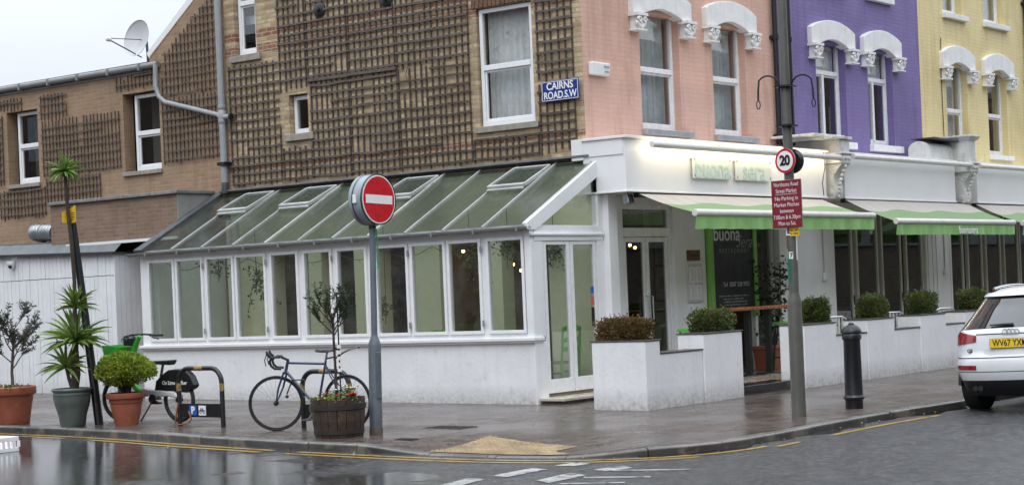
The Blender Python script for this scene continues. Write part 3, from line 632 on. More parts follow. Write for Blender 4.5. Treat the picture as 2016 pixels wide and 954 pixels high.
# ================================================================ PURPLE AND YELLOW HOUSES
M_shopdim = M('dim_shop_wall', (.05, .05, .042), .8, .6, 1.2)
def house(name, label, x0, x1, mat, wins, upper, style, console):
    h = thing(name, label, 'house', (x0, YB, 0)); top = 10.2
    hol = [(a, e, 4.2, 6.03) for a, e in wins] + [(a, e, 7.12, 8.8) for a, e in upper]
    b = MB(); wall(b, 'y', YB, x0 + .002, x1, 3.0, top, hol, .28); b.build('front_wall', mat, h, world=True)
    b = MB(); b.bx(x1 - .15, x1 - .01, YB + .3, 24, -.2, top); b.bx(x0 + .01, x1 - .15, 23.7, 24, -.2, top); b.bx(x0 + .02, x0 + .05, YB + .3, 23.7, -.2, top); b.build('party_wall', M_brown2, h, world=True)
    b = MB(); b.bx(x0, x1, YB - .1, 24, top, top + .2); b.build('roof', M_felt, h, world=True)
    b = MB(); b.bx(x0 + .05, x1 - .15, YB + .3, 23.7, 3.3, 3.5); b.bx(x0 + .05, x1 - .15, YB + .3, 23.7, 6.6, 6.8); b.build('floor_slab', M_white, h, world=True)
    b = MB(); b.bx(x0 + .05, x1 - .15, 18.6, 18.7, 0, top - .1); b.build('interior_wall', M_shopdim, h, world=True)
    b = MB(); b.bx(x0 + .05, x1 - .15, YS + .1, 18.6, .08, .12); b.build('interior_floor', M_int_floor, h, world=True)
    for i, (a, e) in enumerate(wins):
        if style == 'p':
            f = win(h, 'y', YB, a, e, 4.2, 6.1, .14, rail=5.5, mull=(a + e) / 2 - .08, sill=(.04, .2, .1, .13), sillm=M_plaster)
            if i == 0: curtain('curtain', 'y', YB, a + .05, a + .45, 4.3, 5.5, .4, M_curtain, f, 3, .04)
            bl = MB(); bl.bx(a + .06, e - .06, YB + .24, YB + .25, 5.5, 6.06); bl.build('blind', M_curtain, f, world=True)
        else: f = win(h, 'y', YB, a, e, 4.2, 6.1, .14, rail=5.1, curt=M_curtain if i == 0 else None, sill=(.03, .1, .09, .1), sillm=M_plaster)
        if style != 'p' and i == 1: curtain('curtain', 'y', YB, a + .04, a + .5, 4.25, 5.95, .35, M_curtain_blue, f, 3, .04)
        arch(h, a, e, YB, 5.97)
    for a, e in upper: win(h, 'y', YB, a, e, 7.12, 8.8, .14, rail=7.95, curt=M_curtain_blue, sill=(.05, .18, .1, .11), sillm=M_plaster)
    # shopfront: fascia, stall pilasters, tall folding windows
    xa, xb = x0 + .95, x1 - .25
    b = MB(); b.bx(xa - .1, xb + .02, 14.85, YB, 3.08, 3.86); b.bx(xa - .14, xb + .05, 14.8, YB, 3.86, 3.9); b.bx(xa - .12, xb + .03, 14.825, YB, 3.055, 3.08); b.build('fascia', M_fascia, h, bevel=.006, world=True)
    return h
ph = house('purple_house', 'terraced house with vivid purple painted brick and white window arches', 28.15, 34.02, M_purple, ((29.55, 30.72), (31.66, 32.74)), ((29.6, 30.6), (31.72, 32.6)), 'p', 1)
yh = house('yellow_house', 'terraced house with pale yellow painted brick beside the purple one', 34.02, 39.75, M_yellow, ((35.28, 36.36), (37.45, 38.52)), ((35.28, 36.22), (37.4, 38.5)), 'y', 1)
def shopwindows(h, panes, x0, x1, pil):
    b = MB()
    for a, e in pil: b.bx(a, e, YS - .04, YB - .02, -.1, 3.05); b.bx(a + .06, a + .12, YS - .06, YS - .04, .1, 2.9); b.bx(e - .12, e - .06, YS - .06, YS - .04, .1, 2.9)
    b.bx(x0, x1, YS, YB - .02, 2.9, 3.05); b.bx(x0, x1, YS + .0, YB - .03, -.1, .3); b.build('shopfront_wall', M_white, h, bevel=.006, world=True)
    for a, e in panes:
        mb = MB(); frame_rect(mb, 'y', YS, a - .07, e + .07, .3, 2.9, .07, .01, .08, wb=.16); f = mb.build('window', M_cream, h, bevel=.005, world=True)
        g = MB(); g.bx(a - .01, e + .01, YS + .04, YS + .046, .42, 2.85); g.build('pane', M_glass_dark, f, world=True)
        q = MB(); q.bx(e + .02, e + .05, YS - .012, YS + .01, 1.15, 1.3); q.build('hinge', M_black, f, world=True)
shopwindows(ph, [(29.75, 30.44), (30.72, 31.5), (31.78, 32.52), (32.86, 33.5), (33.64 - .0, 34.3)][:4], 29.68, 34.02, [(33.62, 34.02)])
shopwindows(yh, [(34.95, 35.5), (35.85, 36.5), (36.8, 37.5), (37.8, 38.5), (38.7, 39.3)], 34.02, 39.75, [(34.02, 34.85), (39.45, 39.75)])

nh = house('cream_house', 'terraced house beyond the yellow one, past the right edge of the picture', 39.76, 45.6, M_plaster, ((41.0, 42.1), (43.2, 44.3)), ((41.0, 42.0), (43.2, 44.2)), 'y', 1)
shopwindows(nh, [(40.5, 41.2), (41.5, 42.2), (42.5, 43.2), (43.5, 44.2)], 39.76, 45.6, [(39.77, 40.3), (44.8, 45.6)])
# ornate console brackets between the shops
def console(x, label, tall):
    c = thing('console_bracket', label, 'bracket', (x, 14.85, 3.05), group='white scrolled brackets between the fascias')
    w_ = .2; yb = .74
    prof = []                              # side silhouette of the scroll (y forward negative, z up)
    for k in range(25):
        t_ = k / 24; z = .62 * t_; y = -.02 - .20 * t_ ** 1.6 - .055 * math.sin(t_ * 6.28 * 1.0 + .6); prof.append((y, z))
    poly = [(yb, 0)] + prof + [(yb, .62)]
    mb = MB(); mb.prism(poly, lambda y, z: (-w_ * .75, y, z), lambda y, z: (w_ * .75, y, z))
    for sx in (-1, 1):
        for (cy, cz, r0) in ((-.06, .5, .085), (-.0, .1, .05)):
            mb.tube([(sx * (w_ * .75), cy + r0 * (1 - k / 22) * math.cos(k * .55), cz + r0 * (1 - k / 22) * math.sin(k * .55)) for k in range(20)], .016, 6)
    for k in range(8): mb.sphere((0, -.06 - .16 * (k / 7) ** 1.6, .04 + k * .075), .038, 8, 6)
    mb.build('scroll', M_oldwhite, c, smooth=40)
    mb = MB(); mb.bx(-w_, w_, -.24, yb, .62, .78); mb.bx(-w_ - .025, w_ + .025, -.27, yb, .78, .81); mb.bx(-w_ * .95, w_ * .95, -.22, yb, .81, 1.04 if not tall else .9)
    for k in range(5):
        mb.sphere((-.12 + .06 * k, -.245, .70 + .02 * (k % 2)), .03, 8, 6); 
    mb.build('frieze_block', M_oldwhite, c, bevel=.008)
    mb = MB()
    if tall:
        mb.bx(-.17, .17, -.2, .6, .9, 1.24); mb.add([(-.17, -.2, 1.24), (.17, -.2, 1.24), (.17, .6, 1.24), (-.17, .6, 1.24), (-.25, -.28, 1.32), (.25, -.28, 1.32), (.25, .68, 1.32), (-.25, .68, 1.32)], [(0, 1, 5, 4), (1, 2, 6, 5), (2, 3, 7, 6), (3, 0, 4, 7)]); mb.bx(-.25, .25, -.28, .68, 1.32, 1.36)
    else: mb.bx(-.5, .24, -.26, .75, 1.04, 1.09); mb.bx(-.9, .28, -.1, .76, 1.09, 1.13)
    mb.build('cap', M_oldwhite, c, bevel=.008)
    return c
console(28.62, 'weathered white scrolled bracket below the gap between pink and purple houses', False)
console(34.22, 'weathered white scrolled bracket with tall capped pier below the purple and yellow join', True)
# barrel-topped parapet next to the second bracket
cp = thing('parapet_coping', 'short weathered white barrel-shaped coping on the fascia left of the capped pier', 'coping', (32.9, 15.2, 3.9)); mb = MB(); n = 12; L = 1.15
prof = [(.0, .0)] + [(.22 - .22 * math.cos(math.pi * k / n) + .0, .22 + .16 * math.sin(math.pi * k / n)) for k in range(n + 1)] + [(.44, 0)]
mb.prism(prof, lambda y, z: (-.0, y - .22, z), lambda y, z: (L, y - .22, z)); mb.build('barrel', M_oldwhite, cp, smooth=40)
mb = MB(); mb.beam((0, -.1, .43), (L, -.1, .40), .5, .02); mb.build('flashing', M_lead, cp)

# ================================================================ AWNINGS
def awnmat():
    m, t, b = nmat('awning_canvas'); ob = objvec(t, False); se = nd(t, 'SeparateXYZ'); t.links.new(ob, se.inputs[0])
    sn = nd(t, 'Math', _operation='MULTIPLY', i1=3.3); t.links.new(se.outputs['X'], sn.inputs[0]); s2 = nd(t, 'Math', _operation='SINE'); t.links.new(sn.outputs[0], s2.inputs[0])
    s3 = nd(t, 'Math', _operation='MULTIPLY_ADD', i1=.05); t.links.new(s2.outputs[0], s3.inputs[0]); t.links.new(se.outputs['Y'], s3.inputs[2])
    lt = nd(t, 'Math', _operation='LESS_THAN', i1=-.42); t.links.new(s3.outputs[0], lt.inputs[0])
    c = mixc(t, lt.outputs[0], (.58, .55, .51), (.26, .40, .20)); st = maprange(t, noise(t, ob, 1, 5, .6, (5, .6, 1)), .45, .75, 0, .28); c = mixc(t, st, c, (.3, .27, .24)); t.links.new(c, b.inputs['Base Color']); b.inputs['Roughness'].default_value = .75
    tr = nd(t, 'BsdfTranslucent'); t.links.new(c, tr.inputs[0]); mx = nd(t, 'MixShader', i0=.3); o = t.nodes['Material Output']; t.links.new(b.outputs[0], mx.inputs[1]); t.links.new(tr.outputs[0], mx.inputs[2]); t.links.new(mx.outputs[0], o.inputs[0]); return m
M_awn = awnmat()
M_val = M('green_valance', (.25, .46, .16), .75, .12, 3, .1, 20, streak=.25, scol=(.1, .26, .05))
def awning(x0, x1, zt, zb, label, word=None):
    a = thing('awning', label, 'awning', (x0, 14.86, zt), group='green and white awnings along the shopfront'); n = x1 - x0; pr = -.96; dz = zb - zt
    mb = MB(); k = 30; vs = []
    for i in range(k + 1):
        for j in range(9):
            s = j / 8; sag = -.025 * math.sin(math.pi * s) * (1 + .25 * math.sin(i * .7)); vs.append((n * i / k, pr * s, dz * s + sag))
    mb.add(vs, [(i * 9 + j, i * 9 + j + 1, (i + 1) * 9 + j + 1, (i + 1) * 9 + j) for i in range(k) for j in range(8)]); mb.build('canvas', M_awn, a, smooth=60)
    mb = MB(); mb.lathe([(0, -.01), (.05, -.008), (.055, 0), (.055, n), (.05, n + .008), (0, n + .01)], (0, pr - .03, dz - .01), 14, 'x'); mb.build('front_bar', M_awn_white, a, smooth=35)
    mb = MB(); k = 90; vs = []; rows = 6
    for i in range(k + 1):
        for j in range(rows):
            s = j / (rows - 1); y = pr - .05 + .018 * s * math.sin(i * 1.1 + math.sin(i * .37) * 2); hem = .003 * math.sin(i * .9)
            vs.append((n * i / k - .06 * s * (1 if i == 0 else 0), y, dz - .05 - s * (.2 + hem)))
    mb.add(vs, [(i * rows + j, i * rows + j + 1, (i + 1) * rows + j + 1, (i + 1) * rows + j) for i in range(k) for j in range(rows - 1)]); v = mb.build('valance', M_val, a, smooth=60)
    if word: text('lettering', word, .2, M_signwhite, v, (n * .56, pr - .085, dz - .165), FACE_N, .002, width=.86)
    mb = MB(); mb.bx(0, n, -.02, .08, -.06, .02); mb.build('cassette', M_black, a)
    for xx in (.5, n - .5):
        mb = MB(); mb.tube([(xx, -.02, -.08), (xx + (.35 if xx < 1 else -.35), pr * .5, dz * .5 - .1), (xx, pr + .03, dz - .02)], .022, 8); mb.build('folding_arm', M_awn_white, a)
awning(22.32, 28.1, 3.04, 2.70, 'green and cream awning without lettering, over the corner restaurant entrance')
awning(28.98, 34.3, 3.05, 2.61, 'green and cream awning with white buonasera lettering on its valance', 'buonasera')
awning(34.75, 39.9, 3.04, 2.60, 'cream awning at the right edge under the yellow house, next to the lettered one')

# ================================================================ REAR EXTENSION (left)
rx = thing('rear_extension', 'two storey tan brick rear extension with sloping roof edge left of the grey downpipe', 'building', (XB, 23.42, 0))
AH = [(28.84, 29.82, 4.17, 5.64), (25.24, 26.26, 4.17, 5.65)]
b = MB(); wall(b, "x", XB + .005, 23.42, 36, -.3, 6.1, AH, .25)
b.add([(XB + .005, 23.42, 6.1), (XB + .005, 25.5, 6.1), (XB + .005, 25.45, 6.28), (XB + .005, 23.42, 7.72), (XB + .25, 23.42, 6.1), (XB + .25, 25.5, 6.1), (XB + .25, 25.45, 6.28), (XB + .25, 23.42, 7.72)], [(0, 1, 2, 3), (7, 6, 5, 4), (1, 5, 6, 2), (2, 6, 7, 3)])
b.build('brick_wall', M_brown, rx, world=True)
b = MB(); b.beam((XB + .05, 25.5, 6.27), (XB + .05, 23.42, 7.77), .2, .05, (1, 0, 0)) ; b.beam((XB + .6, 25.6, 6.2), (XB + .6, 23.42, 7.77), .9, .04, (0, 0, 1)); b.build('verge_board', M_white, rx, world=True)
b = MB(); b.bx(XB + .05, XB + 4, 25.5, 36, 6.12, 6.2); b.add([(XB, 25.5, 6.2), (XB, 23.4, 7.72), (XB + 4, 23.4, 7.72), (XB + 4, 25.5, 6.2)], [(0, 1, 2, 3)]); b.build('roof', M_felt, rx, world=True)
b = MB(); b.bx(XB + 3.9, XB + 4, 23.42, 36, 0, 6.1); b.bx(XB + .25, XB + 4, 35.9, 36, 0, 6.1); b.build('back_wall', M_brown2, rx, world=True)
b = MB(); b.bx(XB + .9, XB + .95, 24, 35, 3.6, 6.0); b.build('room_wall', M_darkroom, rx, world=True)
win(rx, 'x', XB, 28.86, 29.62, 4.19, 5.62, .12, rail=4.95, sill=(.06, .22, .05, .08), gm=M_glass_up); win(rx, 'x', XB, 25.27, 26.06, 4.19, 5.62, .12, rail=4.9, sill=(.06, .25, .05, .08), gm=M_glass_up)
for y_ in (25.7, 29.3):
    mb = MB(); mb.bx(XB + .7, XB + .72, y_ - .55, y_ + .55, 4.1, 5.7)
    mb.build('blind', M('grey_blind', (.2, .2, .18), .9, .1, 4), rx, world=True)
mb = MB(); mb.tube([(XB - .07, 36, 6.12), (XB - .07, 25.15, 6.1)], .06, 10); mb.bx(XB - .02, XB + .0, 25.4, 36, 6.0, 6.17)
for k in range(12): mb.bx(XB - .14, XB, 25.6 + k * .9, 25.64 + k * .9, 6.03, 6.16)
mb.build('gutter', M_gutter, rx, smooth=40, world=True)
# projecting lower block with stone coping
bk = thing('brick_store_block', 'flat-roofed tan brick block with grey coping beside the conservatory roof', 'building', (21.25, 23.88, 2.8))
b = MB(); b.bx(21.25, XB, 23.9, 27.45, 2.87, 3.62); b.build('brick_wall', M_brown2, bk, world=True)
b = MB(); b.add([(21.245, 23.885, 3.1), (XB, 23.885, 3.62), (XB, 23.885, 3.66), (21.245, 23.885, 3.66)], [(0, 1, 2, 3)]); b.bx(21.25, XB, 23.888, 23.9, 2.8, 3.62); b.build('rendered_end', M('grey_render', (.33, .33, .32), .8, .15, 5, .3, 20), bk, world=True)
b = MB()
for k in range(5): b.bx(21.19, XB, 23.84 + k * .725, 24.56 + k * .725 - .008, 3.62, 3.68)
b.build('coping', M('coping_stone', (.2, .2, .2), .7, .25, 6, .3, 30), bk, bevel=.01, world=True)
b = MB(); b.bx(21.22, 21.25, 23.9, 27.0, 2.82, 2.87); b.build('drip_strip', M_white, bk, world=True)

# ================================================================ CONSERVATORY
cv = thing('conservatory', 'white lean-to conservatory with eleven front windows and dirty glass roof', 'conservatory', (20.3, 15.4, 0))
XC, Y0, Y1 = 20.3, 15.4, 23.86
b = MB(); b.bx(XC, XC + .22, Y0, Y1, -.25, .93); b.bx(XC + .22, XB, Y1 - .22, Y1, -.25, 2.5); b.build('base_wall', M_render, cv, bevel=.012, world=True)
b = MB(); b.bx(XC - .07, XC + .2, Y0 - .05, Y1 + .02, .93, .98); b.bx(XC - .045, XC + .2, Y0 - .03, Y1, .90, .93); b.build('sill', M_white, cv, bevel=.008, world=True)
GL = [(23.03, 23.61), (22.32, 22.9), (21.58, 22.16), (20.83, 21.45), (20.1, 20.64), (19.36, 19.9), (18.62, 19.18), (17.78, 18.36), (17.04, 17.64), (16.36, 16.91), (15.57, 16.17)]
ZB, ZT = 1.10, 2.385
b = MB(); wall(b, 'x', XC + .02, Y0, Y1, .98, 2.5, [(a - .05, e + .05, ZB - .06, ZT + .05) for a, e in GL], .1); b.bx(XC - .01, XC + .12, Y0, Y0 + .1, .98, 2.5); b.build('front_frame', M_white, cv, bevel=.004, world=True)
for k, (a, e) in enumerate(GL):
    mb = MB(); frame_rect(mb, 'x', XC, a - .048, e + .048, ZB - .058, ZT + .048, .048, -.012, .06); f = mb.build('window', M_upvc, cv, bevel=.005, world=True)
    g = MB(); g.bx(XC + .02, XC + .026, a - .004, e + .004, ZB - .004, ZT + .004); g.build('pane', M_glass_cons, f, world=True)
    q = MB()
    if k % 2: 
        for z in (ZB + .1, ZT - .1): q.bx(XC - .028, XC - .012, a - .075, a - .045, z - .045, z + .045)
        q.build('hinge', M_galv, f, world=True)
M_bar = M('grey_white_bar', (.46, .47, .46), .45, .1, 5, streak=.4, scol=(.2, .2, .18))
rz = lambda x: 2.60 + (x - 20.22) * .521
b = MB(); b.bx(XC - .03, XC + .12, Y0 + .001, Y1, 2.5, 2.6); b.build('eaves_beam', M_white, cv, bevel=.006, world=True)
NB = 11; step = (23.64 - 15.42) / NB
for k in range(NB + 1):
    y = 15.42 + k * step
    mb = MB(); mb.beam((20.17, y, rz(20.17) + .012), (XB - .02, y, rz(XB) + .012), .026, .03); mb.build('glazing_bar', M_bar if k not in (4, 7, 11) else M_oldwhite, cv, world=True)
VENT = (1, 4, 7, 9)
for k in range(NB):
    y = 15.42 + k * step; mb = MB()
    mb.add([(20.2, y + .018, rz(20.2)), (XB - .02, y + .018, rz(XB - .02)), (XB - .02, y + step - .018, rz(XB - .02)), (20.2, y + step - .018, rz(20.2))], [(0, 1, 2, 3)]); mb.build('roof_pane', M_glass_roof, cv, world=True)
nrm = Vector((-.521, 0, 1)).normalized(); sl = Vector((1, 0, .521)).normalized()
for k in VENT:
    y = 15.42 + k * step + .03; w_ = step - .06; o = Vector((21.3, y, rz(21.3))); L_ = .74
    P = lambda s, t_, h: o + sl * (s * L_) + Vector((0, t_ * w_, 0)) + nrm * (h + .01 + .045 * (1 - s))
    mb = MB()
    mb.beam(P(0, 0, .03), P(1, 0, .03), .04, .05, nrm); mb.beam(P(0, 1, .03), P(1, 1, .03), .04, .05, nrm); mb.beam(P(0, 0, .03), P(0, 1, .03), .06, .06, nrm); mb.beam(P(1, 0, .03), P(1, 1, .03), .04, .05, nrm)
    mb.beam(P(-.06, -.0, .0), P(-.06, 1.0, .0), .05, .03, nrm)
    f = mb.build('roof_vent', M_bar, cv, bevel=.004, world=True)
    g = MB(); g.add([P(.04, .04, .03), P(.96, .04, .03), P(.96, .96, .03), P(.04, .96, .03)], [(0, 1, 2, 3)]); g.build('pane', M_glass_roof, f, world=True)
b = MB(); b.beam((XB - .05, 15.5, rz(XB) + .04), (XB - .05, 23.6, rz(XB) + .04), .16, .03, (.4, 0, 1)); b.beam((20.15, 23.72, rz(20.15) + .03), (XB, 23.72, rz(XB) + .03), .2, .05); b.build('flashing', M_lead, cv, world=True)
mb = MB(); n = 8; gpts = []
prof = [(.055 * math.cos(a), .055 * math.sin(a)) for a in [math.pi + math.pi * k / n for k in range(n + 1)]] + [(.048 * math.cos(a), .048 * math.sin(a)) for a in [2 * math.pi - math.pi * k / n for k in range(n + 1)]]
mb.prism(prof, lambda x, z: (20.19 + x, 15.33, 2.565 + z), lambda x, z: (20.19 + x, 24.0, 2.565 + z))
for k in range(11): mb.bx(20.13, 20.28, 15.5 + k * .8, 15.53 + k * .8, 2.505, 2.575)
mb.build('gutter', M_gutter, cv, smooth=30, world=True)
# gable end with double doors
b = MB(); b.bx(XC + .08, XB, Y0 - .02, Y0 + .1, 2.36, 2.5); b.bx(XC - .02, XB + .0, Y0 - .045, Y0 + .1, 2.435, 2.47); b.bx(XC + .0, XC + .28, Y0 - .012, Y0 + .1, .98, 2.36); b.bx(XC + .005, XC + .29, Y0 - .014, Y0 + .1, -.2, .9); b.bx(XB - .16, XB + .02, Y0 - .012, Y0 + .1, -.1, 2.36); b.bx(XB - .1, XB + .02, Y0 - .014, Y0 + .1, 2.5, 3.56); b.bx(XC + .1, XB, Y0 - .01, Y0 + .1, 2.5, 2.585)
b.build('gable_frame', M_white, cv, bevel=.006, world=True)
mb = MB(); mb.prism([(20.2, 2.52), (20.42, 2.52), (XB, rz(XB) - .22), (XB, rz(XB) + .03), (20.2, rz(20.2) + .03)], lambda x, z: (x, Y0 - .03, z), lambda x, z: (x, Y0 + .05, z)); mb.build('barge_board', M_white, cv, bevel=.005, world=True)
g = MB(); g.add([(20.45, Y0 + .03, 2.56), (XB, Y0 + .03, 2.56), (XB, Y0 + .03, 3.42)], [(0, 1, 2)]); g.build('gable_pane', M_glass_cons, cv, world=True)
for a, e in ((20.6, 21.25), (21.265, 21.93)):
    mb = MB(); frame_rect(mb, 'y', Y0, a, e, .15, 2.36, .075, -.002, .05, wb=.2, wt=.06); d = mb.build('door', M_upvc, cv, bevel=.005, world=True)
    g = MB(); g.bx(a + .07, e - .07, Y0 + .02, Y0 + .026, .34, 2.31); g.build('pane', M_glass_cons, d, world=True)
    if a > 21:
        for z, col_, hh in ((1.62, M_pblue, .1), (1.46, M('sticker_red', (.6, .12, .1), .4), .14), (1.22, M_black, .28)):
            s = MB(); s.bx(e - .155, e - .085, Y0 + .012, Y0 + .018, z - hh / 2, z + hh / 2); s.build('door_sticker', col_, d, world=True)
b = MB(); b.bx(20.36, XB + .6, 14.95, 15.4, .06, .1); b.build('door_step', M('marble_step', (.5, .46, .38), .25, .12, 4), cv, bevel=.006, world=True)
b = MB(); b.bx(20.42, XB + .6, 15.0, 15.4, -.2, .06); b.build('step_riser', M('dirty_concrete', (.16, .145, .12), .8, .3, 8, .5, 30), cv, world=True)
b = MB(); b.bx(21.5, XB - .03, 22.6, 23.5, .0, .9); b.build('inner_wall', M_int_green, cv, world=True)
b = MB(); b.bx(XC + .2, XB, Y0 + .1, Y1, .05, .088); b.build('floor', M_int_floor, cv, world=True)
for y_ in (23.2, 23.0):
    mb = MB(); mb.tube([(21.8, y_, .95), (21.8, y_, 3.1)], .05, 10); mb.build('inner_pipe', M_white, cv, smooth=40, world=True)

# ================================================================ TIMBER SHED
sh = thing('timber_shed', 'white painted vertical board shed with dark felt edge behind the potted plants', 'shed', (21.1, 25.5, .08))
b = MB(); y = 25.5
while y < 36:
    wd = .118 if random.random() < .8 else .1; top = 2.64 + (y - 25.5) * .026
    zs = 2.24 + random.uniform(-.004, .004)
    for (za, zb) in ((-.05, zs - .006), (zs + .006, top)):
        b.bx(21.1 + random.uniform(-.004, .004), 21.13, y, y + wd - .007, za, zb)
    y += wd
b.build('front_boards', M('white_board_paint', (.76, .78, .8), .5, .06, 3, .2, 30, streak=.2, scol=(.34, .34, .32), basedirt=.5, rnd=False), sh, world=True)
b = MB(); x = 21.1
while x < XB - .05: b.bx(x, x + .11, 25.48, 25.5, -.05, 2.63); x += .119
b.build('end_boards', M('white_board_end', (.74, .76, .78), .5, .06, 3, .2, 30, streak=.2, scol=(.34, .34, .32)), sh, world=True)
b = MB(); b.bx(21.14, 21.16, 25.55, 36, -.05, 2.6); b.build('backing', M_black, sh, world=True)
b = MB(); b.add([(21.02, 25.42, 2.63), (21.02, 36, 2.9), (21.28, 36, 3.1), (21.28, 25.42, 2.86), (XB, 36, 3.12), (XB, 23.9, 2.88), (21.28, 23.9, 2.86)], [(0, 1, 2, 3), (3, 2, 4, 5, 6)]); b.build('roof', M_greyroof, sh, world=True)
b = MB(); b.beam((21.05, 25.42, 2.645), (21.05, 36, 2.92), .1, .045); b.beam((21.05, 25.45, 2.645), (XB, 25.45, 2.65), .08, .04); b.build('felt_edge', M_felt, sh, world=True)
mb = MB(); mb.bx(21.075, 21.1, 26.2, 26.5, 1.02, 1.06); mb.build('letter_slot', M_signgrey, sh, world=True)
mb = MB(); mb.bx(21.06, 21.1, 29.3, 30.4, .0, 2.05); mb.bx(21.05, 21.1, 29.2, 30.5, 2.05, 2.12); mb.build('side_door', M_white, sh, world=True)

# ================================================================ TRELLIS PANELS
def trellis(label, y0, y1, z0, z1, miss=.06, dark=False, topf=None, dy=None, dz=None, rail=False):
    ext = y0 > 23.45; dy = dy or (.107 if ext else .132); dz = dz or (.148 if ext else .156); wv, wh = ((.012, .018), (.022, .028)) if ext else ((.023, .031), (.03, .038))
    t = thing('trellis_panel', label, 'trellis', (XB - .004, (y0 + y1) / 2, z0), group='wooden trellis panels on the brick wall'); cy = (y0 + y1) / 2; a, e = y0 - cy, y1 - cy; H = z1 - z0; tilt = random.uniform(-.008, .008)
    mb = MB(); mb.m = 1; k = max(2, round((e - a) / dy))
    for i in range(k + 1):
        y = a + .008 + (e - a - .016) * i / k; top = min(H, (topf(y + cy) - z0) if topf else H) - random.uniform(0, .04); lo = random.uniform(-.05, .02)
        if top < .1: continue
        if random.random() < miss * .5: top *= random.uniform(.4, .8)
        mb.beam((-.012 + random.uniform(-.003, .003), y + random.uniform(-.008, .008), lo), (-.012, y + tilt * top + random.uniform(-.014, .014), top), .016, random.uniform(*wv), (0, 1, 0))
    mb.m = 0; j0 = math.ceil((z0 - 3.6) / dz)
    for j in range(j0, j0 + 60):
        z = 3.6 + j * dz - z0 + .012 * math.sin(j * 7.3)      # courses run on from panel to panel
        if z > H - .01: break
        if z < .01: continue
        aa, ee = a, e
        if topf:
            ok = [q for q in [a + (e - a) * k / 20 for k in range(21)] if topf(q + cy) - z0 > z]
            if not ok: break
            aa, ee = min(ok), max(ok)
        if random.random() < miss:
            if random.random() < .5: aa = aa + (ee - aa) * random.uniform(.2, .6)
            else: ee = aa + (ee - aa) * random.uniform(.4, .8)
        n_ = 4; p_ = [(-.03 + random.uniform(-.003, .003), aa - random.uniform(.0, .03) + (ee + random.uniform(.0, .05) - aa) * q / n_, z + random.gauss(0, .006) - .012 * math.sin(math.pi * q / n_) * random.random()) for q in range(n_ + 1)]; hh = random.uniform(*wh)
        for q in range(n_): mb.beam(p_[q], p_[q + 1], .016, hh, (0, 0, 1))
    if rail: mb.beam((-.04, a - .02, H), (-.04, e + .02, H + .01), .03, .05, (0, 0, 1))
    mb.build('lattice', [M_lath2 if dark else M_lath, M_lath2], t)
    return t
slope = lambda y: 6.1 + (25.5 - y) * .69
trellis('narrow trellis strip between the tall curtained window and the pink corner', 15.78, 16.46, 4.88, 7.2, .05)
trellis('soot-blackened low trellis strip around and below the blue street name sign', 15.78, 16.46, 3.78, 4.82, .1, True)
trellis('short dark trellis strip under the sill of the tall curtained window', 16.5, 17.78, 3.74, 4.1, .1, True)
trellis('trellis panel immediately left of the tall curtained window, upper one', 17.82, 19.36, 5.40, 7.4, .05)
trellis('trellis panel immediately left of the tall curtained window, lower one with broken laths', 17.82, 19.34, 3.74, 5.39, .14, True)
trellis('upper trellis panel behind the top of the right round tie plate', 19.39, 20.42, 5.40, 7.4, .05, rail=False)
trellis('lower middle trellis panel two places left of the tall curtained window', 19.37, 20.42, 3.74, 5.39, .08, rail=True)
trellis('upper trellis panel around the left round tie plate', 20.45, 21.39, 5.40, 7.4, .05)
trellis('lower trellis panel immediately right of the small frosted window', 20.45, 21.34, 3.74, 5.39, .08, rail=True)
trellis('small dark trellis piece under the sill of the little window', 21.36, 22.06, 3.74, 4.32, .05, True)
trellis('tall trellis strip directly above the little window', 21.42, 22.06, 5.30, 7.4, .05)
trellis('trellis panel left of the little window, below the upper left window', 22.1, 23.34, 3.74, 5.86, .07)
trellis('trellis panel on tan brick right of the extension window, beside the downpipe', 23.6, 25.14, 4.28, 5.48, .05)
trellis('trellis on the sloping tan gable above the angled drain pipe', 23.62, 25.12, 5.52, 7.2, .06, topf=lambda y: slope(y) - .12)
trellis('short trellis strip over the right extension window', 25.3, 26.4, 5.74, 6.0, .04)
trellis('wide trellis panel between the two extension windows', 26.36, 28.68, 4.3, 5.38, .06)
trellis('small square trellis panel high between the extension windows', 27.9, 28.7, 5.38, 5.9, .05)
trellis('lower trellis panel behind the top tuft of the tall palm-like plant', 26.98, 28.6, 3.74, 4.26, .08)
trellis('sagging trellis panel under the left extension window', 28.66, 30.1, 3.52, 4.1, .05)
trellis('narrow trellis strip at the left picture edge beside the window', 29.95, 30.6, 4.2, 5.6, .05)
trellis('short trellis strip over the left extension window', 29.3, 30.2, 5.68, 5.92, .04)

t = thing('bare_climber', 'bare brown climber stem tangled in the trellis right of the little window', 'climbing plant', (XB - .05, 19.9, 4.2)); st_ = MB()
for k in range(1):
    p = Vector((-.01, random.uniform(-1.6, 1.2), random.uniform(0, 1.6))); pts = [p]; d = Vector((0, random.uniform(-1, 1), random.uniform(.1, 1))).normalized()
    for q in range(16): d = (d + Vector((0, random.gauss(0, .35), random.gauss(0, .3)))).normalized(); pts.append(pts[-1] + d * random.uniform(.08, .16) + Vector((random.uniform(-.006, .006), 0, 0)))
    st_.tube(pts, [.008 - .0004 * q for q in range(17)], 5)
st_.build('stems', M_bark, t)

